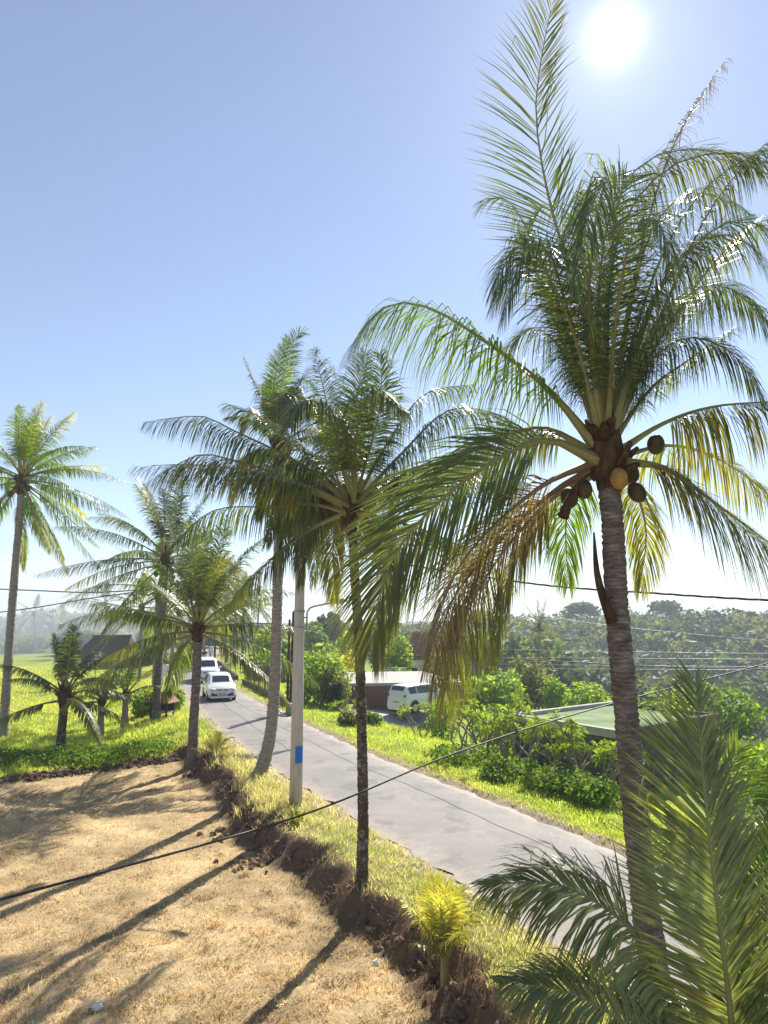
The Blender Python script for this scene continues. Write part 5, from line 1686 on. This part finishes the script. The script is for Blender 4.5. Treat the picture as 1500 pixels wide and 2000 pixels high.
# small tiled roadside shelter
hb = gp(316, 1409, 32.6); ks_ = empty('roadside_shelter', hb, -.25)
tag(ks_, 'tiny open shelter with weathered tiled roof behind the leaning palm trunk', 'shelter')
for (x_, y_) in ((-.4, -.3), (.4, -.3), (-.4, .3), (.4, .3)):
    MB().box((x_, y_, .32), (.07, .07, .8)).build('post', 'wood_dark', ks_)
MB().box((0, 0, .28), (.86, .66, .05)).build('shelf', 'plaster_white', ks_)
MB().box((0, .3, .48), (.8, .04, .4)).build('back_panel', 'wood_dark', ks_)
rr_ = MB(); rr_.add([(-.62, -.52, .72), (.62, -.52, .72), (.62, .52, .72), (-.62, .52, .72), (-.34, 0, 1.2), (.34, 0, 1.2)], [(0, 1, 5, 4), (2, 3, 4, 5), (1, 2, 5), (3, 0, 4), (3, 2, 1, 0)])
ro_ = rr_.build('roof', 'roof_tile', ks_)
tl = MB()
for i in range(5):
    t = (i + .5) / 5
    for j in range(9 - i):
        hw_ = .62 - .28 * t
        x_ = -hw_ + (j + .5) * 2 * hw_ / (9 - i)
        tl.box((x_, -.52 + .52 * t, .735 + .48 * t), (.13, .1, .03), 0)
tl.build('tiles', 'roof_tile', ro_)['kind'] = 'stuff'


# ------------------------------------------------------------------ cars
def car(name, label, loc, rz, L=3.7, W=1.68, H=1.48, kind='hatch', cat='car'):
    """x across, +y is the front; loft of cross sections along the length"""
    root = empty(name, loc, rz)
    tag(root, label, cat)
    hw = W / 2
    h = L / 2
    if kind == 'hatch':      # y, belt z, roof z, roof half width factor
        st = [(-h, .55, .80, .80), (-h + .06, .86, 1.05, .74), (-h + .35, .93, H - .06, .70), (-h + 1.0, .93, H, .72), (0, .92, H, .72), (.45, .91, H - .09, .71), (1.02, .88, .98, .80), (1.35, .80, .86, .86), (h - .18, .70, .74, .84), (h - .03, .52, .58, .80), (h, .42, .46, .74)]
    else:
        st = [(-h, .6, .9, .82), (-h + .05, 1.0, 1.2, .78), (-h + .22, 1.04, H - .06, .74), (-h + .9, 1.04, H, .76), (.25, 1.02, H, .76), (.75, 1.0, H - .1, .75), (1.35, .98, 1.1, .82), (1.65, .93, 1.0, .88), (h - .2, .86, .9, .86), (h - .03, .62, .68, .82), (h, .45, .5, .76)]
    secs = []
    for (y, bz, tz, k) in st:
        e = min(1.0, .86 + .5 * (h - abs(y)))
        w = hw * e
        secs.append([(-w * .9, y, .2), (-w * .99, y, .34), (-w, y, bz * .72), (-w * .965, y, bz), (-w * k, y, max(bz + .005, tz - .05)), (-w * k * .84, y, tz), (0, y, tz + .012),
                     (w * k * .84, y, tz), (w * k, y, max(bz + .005, tz - .05)), (w * .965, y, bz), (w, y, bz * .72), (w * .99, y, .34), (w * .9, y, .2)])
    v = np.array(secs).reshape(-1, 3)
    ns, nc = len(secs), 13
    fs = []
    for i in range(ns - 1):
        for j in range(nc - 1):
            fs.append((i * nc + j, i * nc + j + 1, (i + 1) * nc + j + 1, (i + 1) * nc + j))
        fs.append((i * nc + nc - 1, i * nc, (i + 1) * nc, (i + 1) * nc + nc - 1))
    fs += [tuple(range(nc)), tuple(reversed(range((ns - 1) * nc, ns * nc)))]
    body = MB().add(v, fs).build('body', 'paint_white', root, True, bevel=.02)
    S = np.array(secs)

    def lift(a, b_, t):
        return a + (b_ - a) * t

    def panel(nm, quad, mat, off, par):
        quad = [np.asarray(q_, float) for q_ in quad]
        nrm_ = norm(np.cross(quad[1] - quad[0], quad[3] - quad[0]))
        c_ = sum(quad) / 4
        if nrm_ @ (c_ - np.array([0, 0, .8])) < 0: nrm_ = -nrm_
        a = [q_ + nrm_ * off for q_ in quad]
        b2_ = [q_ - nrm_ * .03 for q_ in quad]
        return MB().add(a + b2_, [(0, 1, 2, 3), (7, 6, 5, 4), (0, 4, 5, 1), (1, 5, 6, 2), (2, 6, 7, 3), (3, 7, 4, 0)]).build(nm, mat, par)

    def screen(nm, i0, i1, t0, t1, off, kx):
        js = [4, 5, 6, 7, 8]
        a = np.array([lift(S[i0][j], S[i1][j], t0) for j in js]) * [kx, 1, 1]
        b2_ = np.array([lift(S[i0][j], S[i1][j], t1) for j in js]) * [kx, 1, 1]
        nrm_ = norm(np.cross(a[3] - a[1], b2_[2] - a[2]))
        if nrm_[2] < 0: nrm_ = -nrm_
        o_ = nrm_ * off
        vs = list(a + o_) + list(b2_ + o_) + list(a - o_) + list(b2_ - o_)
        fs_ = [(k, k + 1, 6 + k, 5 + k) for k in range(4)] + [(11 + k, 10 + k, 15 + k, 16 + k) for k in range(4)]
        fs_ += [(k + 1, k, 10 + k, 11 + k) for k in range(4)] + [(5 + k, 6 + k, 16 + k, 15 + k) for k in range(4)] + [(0, 5, 15, 10), (9, 4, 14, 19)]
        MB().add(vs, fs_).build(nm, 'car_glass', body)

    screen('windscreen', 5, 6, .12, .9, .014, .9)
    screen('rear_window', 1, 2, .12, .85, .014, .9)
    for sd_, (bj, tj) in ((-1, (3, 4)), (1, (9, 8))):
        for (i0, i1, s0, s1) in ((2, 3, .15, .97), (3, 4, .05, .95), (4, 5, .05, 1.0)):
            b0, b1_ = lift(S[i0][bj], S[i1][bj], s0), lift(S[i0][bj], S[i1][bj], s1)
            t0, t1_ = lift(S[i0][tj], S[i1][tj], s0), lift(S[i0][tj], S[i1][tj], s1)
            panel('side_window', [lift(b0, t0, .08), lift(b1_, t1_, .08), lift(b1_, t1_, .9), lift(b0, t0, .9)], 'car_glass', .012, body)
    fy = h
    for s_ in (-1, 1):
        hl = MB().ball((s_ * hw * .68, fy - .2, .66 if kind == 'hatch' else .8), (.2, .2, .085), 12, 8).build('headlight', 'lamp_lens', root, True)
        MB().ball((s_ * hw * .74, -h + .12, .8 if kind == 'hatch' else .95), (.12, .13, .14), 10, 6).build('tail_light', 'tail_red', root, True)
        MB().box((s_ * (hw + .09), .62 if kind == 'hatch' else .95, .95 if kind == 'hatch' else 1.08), (.17, .1, .12)).build('mirror', 'paint_white', root, bevel=.03)
        MB().box((s_ * hw * .985, .1, .72), (.03, .18, .03)).build('door_handle', 'paint_white', root)
    MB().box((0, fy - .1, .62 if kind == 'hatch' else .74), (W * .42, .12, .1), 0, .9).build('grille', 'black_plastic', root, bevel=.02)
    MB().tube([(0, fy - .03, .64 if kind == 'hatch' else .76), (0, fy - .02, .64 if kind == 'hatch' else .76)], [.05, .05], 10).build('badge', 'steel', root)
    for s_ in (-1, 1):
        MB().box((s_ * hw * .56, fy - .06, .4), (hw * .48, .14, .17), 0, .8).build('intake', 'black_plastic', root, bevel=.02)
    MB().box((0, fy + .005, .42), (.46, .03, .12)).build('number_plate', 'plate_grey', root)
    MB().box((0, -h - .005, .62), (.46, .03, .12)).build('number_plate', 'plate_grey', root)
    MB().box((0, 0, .2), (W * .86, L * .9, .1)).build('underbody', 'black_plastic', root)
    wr = .29 if kind == 'hatch' else .33
    for s_ in (-1, 1):
        for y_ in (h - .72, -h + .68):
            MB().tube([(s_ * (hw - .16), y_, wr + .03), (s_ * (hw - .002), y_, wr + .03)], [wr + .06, wr + .06], 20).build('wheel_arch', 'black_plastic', root)
            x0, x1 = s_ * (hw - .19), s_ * (hw + .012)
            wo = MB().tube([(x0, y_, wr), (lift(x0, x1, .15), y_, wr), (lift(x0, x1, .85), y_, wr), (x1, y_, wr)], [wr * .9, wr, wr, wr * .92], 22).build('wheel', 'rubber', root, True)
            MB().tube([(x1 - s_ * .03, y_, wr), (x1 + s_ * .008, y_, wr)], [wr * .62, wr * .6], 18).build('rim', 'steel', wo)
    return root


cpos = G(431, 1376, 0.03)
ix = int(np.argmin(((RCs - cpos[:2]) ** 2).sum(1)))
hd_ = math.atan2(-RT[ix][1], -RT[ix][0]) - math.pi / 2
car('parked_car' if False else 'hatchback_car', 'white hatchback driving towards the viewer on the road', (cpos[0] - .85, cpos[1] + 3.0, .025), hd_ - .04, 3.6, 1.62, 1.46)
cp2 = G(391, 1334, 0.03)
ix = int(np.argmin(((RCs - cp2[:2]) ** 2).sum(1)))
hd2 = math.atan2(-RT[ix][1], -RT[ix][0]) - math.pi / 2
car('people_carrier', 'white tall car following behind the hatchback, half hidden by a palm trunk', (cp2[0] - .1, cp2[1] + 1.8, .02), hd2, 4.3, 1.78, 1.72, 'mpv')
vp = P(815, 1385, 39.3); 
car('parked_van', 'white people carrier parked at the carport, tail towards the road', (vp[0] + .1, 39.6, P(800, 1392, 38.6)[2]), math.radians(-44), 3.8, 1.62, 1.55, 'mpv')


# ------------------------------------------------------------------ people and scooters
def skin_fig(name, verts, edges, mat, parent, root_i=0, sub=1):
    me = bpy.data.meshes.new(name)
    me.from_pydata([v[:3] for v in verts], edges, [])
    o = obj(name, me, parent)
    sk = o.modifiers.new('skin', 'SKIN')
    for i, v in enumerate(verts):
        d = me.skin_vertices[0].data[i]
        d.radius = (v[3], v[4] if len(v) > 4 else v[3])
        d.use_root = (i == root_i)
    sb = o.modifiers.new('sub', 'SUBSURF')
    sb.levels = sub
    sb.render_levels = sub
    me.materials.append(M[mat])
    sk.use_smooth_shade = True
    return o


def person(name, label, loc, rz, pose, top, legs, cat='person'):
    root = empty(name, loc, rz)
    tag(root, label, cat)
    if pose == 'stand':
        pel, che, nec, hea = (0, 0, .95), (0, .01, 1.3), (0, .02, 1.47), (0, .04, 1.6)
        J = {s: dict(hip=(s * .09, 0, .92), kn=(s * .1, .02, .5), an=(s * .1, 0, .09), toe=(s * .11, .14, .04), sh=(s * .18, .01, 1.4), el=(s * .23, .0, 1.12), wr=(s * .22, .08, .88)) for s in (-1, 1)}
    else:
        pel, che, nec, hea = (0, -.12, .82), (0, -.06, 1.14), (0, -.03, 1.32), (0, 0, 1.46)
        J = {s: dict(hip=(s * .1, -.1, .8), kn=(s * .2, .3, .78), an=(s * .17, .28, .36), toe=(s * .17, .4, .32), sh=(s * .18, -.05, 1.25), el=(s * .3, .12, 1.04), wr=(s * .27, .36, 1.02)) for s in (-1, 1)}
    V = [(*pel, .15, .11), (*che, .165, .11), (*nec, .06, .06), (*hea, .085, .1), (hea[0], hea[1], hea[2] + .1, .07, .08)]
    E = [(0, 1), (1, 2), (2, 3), (3, 4)]
    for s in (-1, 1):
        j = J[s]
        b_ = len(V)
        V += [(*j['hip'], .09), (*j['kn'], .06), (*j['an'], .04), (*j['toe'], .035), (*j['sh'], .06), (*j['el'], .042), (*j['wr'], .03), (j['wr'][0], j['wr'][1] + .07, j['wr'][2] - .03, .03)]
        E += [(0, b_), (b_, b_ + 1), (b_ + 1, b_ + 2), (b_ + 2, b_ + 3), (1, b_ + 4), (b_ + 4, b_ + 5), (b_ + 5, b_ + 6), (b_ + 6, b_ + 7)]
    skin_fig('body', V, E, 'skin', root)
    # shirt and trousers follow the body
    V = [(pel[0], pel[1], pel[2] - .02, .175, .135), (*che, .19, .13), (nec[0], nec[1], nec[2] - .04, .085, .08)]
    E = [(0, 1), (1, 2)]
    for s in (-1, 1):
        j = J[s]
        b_ = len(V)
        V += [(*j['sh'], .08), (*j['el'], .06), tuple(np.array(j['el']) * .4 + np.array(j['wr']) * .6) + (.05,)]
        E += [(1, b_), (b_, b_ + 1), (b_ + 1, b_ + 2)]
    skin_fig('shirt', V, E, top, root)
    V = [(*pel, .165, .13)]
    E = []
    for s in (-1, 1):
        j = J[s]
        b_ = len(V)
        V += [(*j['hip'], .11), (*j['kn'], .08), tuple(np.array(j['kn']) * .1 + np.array(j['an']) * .9) + (.06,)]
        E += [(0, b_), (b_, b_ + 1), (b_ + 1, b_ + 2)]
    skin_fig('trousers', V, E, legs, root)
    if pose == 'stand':
        MB().ball((hea[0], hea[1] - .015, hea[2] + .06), (.095, .115, .115), 12, 8).build('hair', 'hair', root, True)
        MB().ball((hea[0], hea[1] + .11, hea[2] + .02), (.016, .022, .025), 6, 5).build('nose', 'skin', root, True)
    else:
        MB().ball((hea[0], hea[1], hea[2] + .06), (.135, .15, .145), 14, 9).build('helmet', 'black_plastic', root, True)
        MB().ball((hea[0], hea[1] + .08, hea[2] + .03), (.1, .08, .07), 10, 7).build('visor', 'car_glass', root, True)
    return root


pp = gp(320, 1340, 48)
person('person', 'person in loose white clothes standing half behind the leaning palm', pp, math.radians(200), 'stand', 'cloth_white', 'cloth_white')


def scooter(label, rider_label, px, py, top, paint):
    g_ = G(px, py, .03)
    ix_ = int(np.argmin(((RCs - g_[:2]) ** 2).sum(1)))
    rz_ = math.atan2(-RT[ix_][1], -RT[ix_][0]) - math.pi / 2
    root = empty('scooter', g_, rz_)
    tag(root, label, 'scooter')
    for y_ in (.62, -.6):
        w_ = MB()
        a = np.linspace(0, 2 * math.pi, 17)
        w_.tube([(0, y_ + .19 * math.cos(t), .25 + .19 * math.sin(t)) for t in a], .055, 8, False)
        wo = w_.build('wheel', 'rubber', root, True)
        MB().tube([(-.04, y_, .25), (.04, y_, .25)], [.15, .15], 14).build('rim', 'steel', wo)
    MB().tube([(0, .62, .25), (0, .5, .62), (0, .42, .98)], [.04, .035, .03], 8).build('fork', 'steel', root)
    MB().tube([(-.34, .34, 1.0), (-.12, .42, 1.0), (.12, .42, 1.0), (.34, .34, 1.0)], [.018, .018, .018, .018], 8).build('handlebar', 'black_plastic', root, True)
    MB().ball((0, .55, .82), (.14, .08, .14), 10, 7).build('headlight', 'lamp_lens', root, True)
    MB().tube(catmull([(0, .5, .9), (0, .46, .55), (0, .2, .3), (0, -.1, .36), (0, -.5, .6), (0, -.85, .68)], 16), np.interp(np.linspace(0, 1, 16), [0, .3, .5, .75, 1], [.14, .19, .16, .17, .06]), 10).build('body', paint, root, True)
    MB().tube(catmull([(0, .08, .74), (0, -.25, .76), (0, -.7, .8)], 8), [.06, .11, .13, .13, .13, .12, .1, .05], 10).build('seat', 'black_plastic', root, True)
    for s in (-1, 1):
        MB().tube([(s * .25, .4, 1.0), (s * .3, .42, 1.2)], [.01, .01], 6).ball((s * .3, .42, 1.22), (.06, .02, .04), 8, 5).build('mirror', 'black_plastic', root)
    person('person', rider_label, g_, rz_, 'ride', top, 'cloth_dark')


scooter('dark scooter ridden behind the second white car', 'helmeted rider in dark jacket on the nearer scooter', 398, 1297, 'cloth_dark', 'black_plastic')
scooter('pale scooter furthest up the road', 'helmeted rider in white shirt on the furthest scooter', 411, 1283, 'cloth_white', 'paint_white')


# ------------------------------------------------------------------ litter
def litter(label, px, py, s):
    g_ = G(px, py, -.53)
    g_[2] = hz(g_[0], g_[1]) + s * .45
    R_ = np.random.default_rng(px)
    nu, nv = 12, 8
    th_ = np.linspace(.1, math.pi - .1, nv)
    ph = np.linspace(0, 2 * math.pi, nu, endpoint=False)
    rr = s * R_.uniform(.55, 1.15, (nv, nu))
    v = np.stack([rr * np.sin(th_)[:, None] * np.cos(ph), .8 * rr * np.sin(th_)[:, None] * np.sin(ph), .6 * rr * np.cos(th_)[:, None] * np.ones(nu)], -1).reshape(-1, 3)
    i = np.arange(nv - 1)[:, None] * nu
    j = np.arange(nu)[None]
    q = np.stack([i + j, i + nu + j, i + nu + (j + 1) % nu, i + (j + 1) % nu], -1).reshape(-1, 4)
    tag(obj('crumpled_paper', mesh_np('crumpled_paper', v, [q], ['paper_white']), None, g_), label, 'litter', 'litter on the ground')


litter('crumpled scrap of paper on the dry lawn below the yellow palm', 735, 1897, .06)
litter('crumpled white bag on the lawn at the bottom edge of the picture', 188, 1988, .09)
litter('pale scrap lying in the verge grass right of the yellow palm', 966, 1828, .06)

# ------------------------------------------------------------------ air
def volume(name, me, dens, colr, aniso):
    m_ = bpy.data.materials.new(name)
    m_.use_nodes = True
    n_, l_ = m_.node_tree.nodes, m_.node_tree.links
    n_.remove(n_['Principled BSDF'])
    v_ = n_.new('ShaderNodeVolumePrincipled')
    v_.inputs['Density'].default_value = dens
    v_.inputs['Color'].default_value = (*colr, 1)
    v_.inputs['Anisotropy'].default_value = aniso
    l_.new(v_.outputs[0], n_['Material Output'].inputs['Volume'])
    me.materials.append(m_)


mb = MB().box((0, 700, 10), (1860, 1640, 64))
HAZE = True
if HAZE:
    me = bpy.data.meshes.new('haze')
    me.from_pydata(mb.v, [], mb.f)
    volume('haze_air', me, 0.0009, (.84, .92, 1.0), .12)
    tag(obj('haze', me), 'thin bright haze in the air', kind='stuff')

# drifting smoke over the left field
mb = MB().ball((-58, 100, 5), (34, 22, 9), 32, 20)
me = bpy.data.meshes.new('smoke')
me.from_pydata(mb.v, [], mb.f)
volume('smoke_air', me, 0.016, (.85, .92, 1.0), .3)
tag(obj('smoke', me), 'thin bluish smoke drifting over the far side of the left field', kind='stuff')
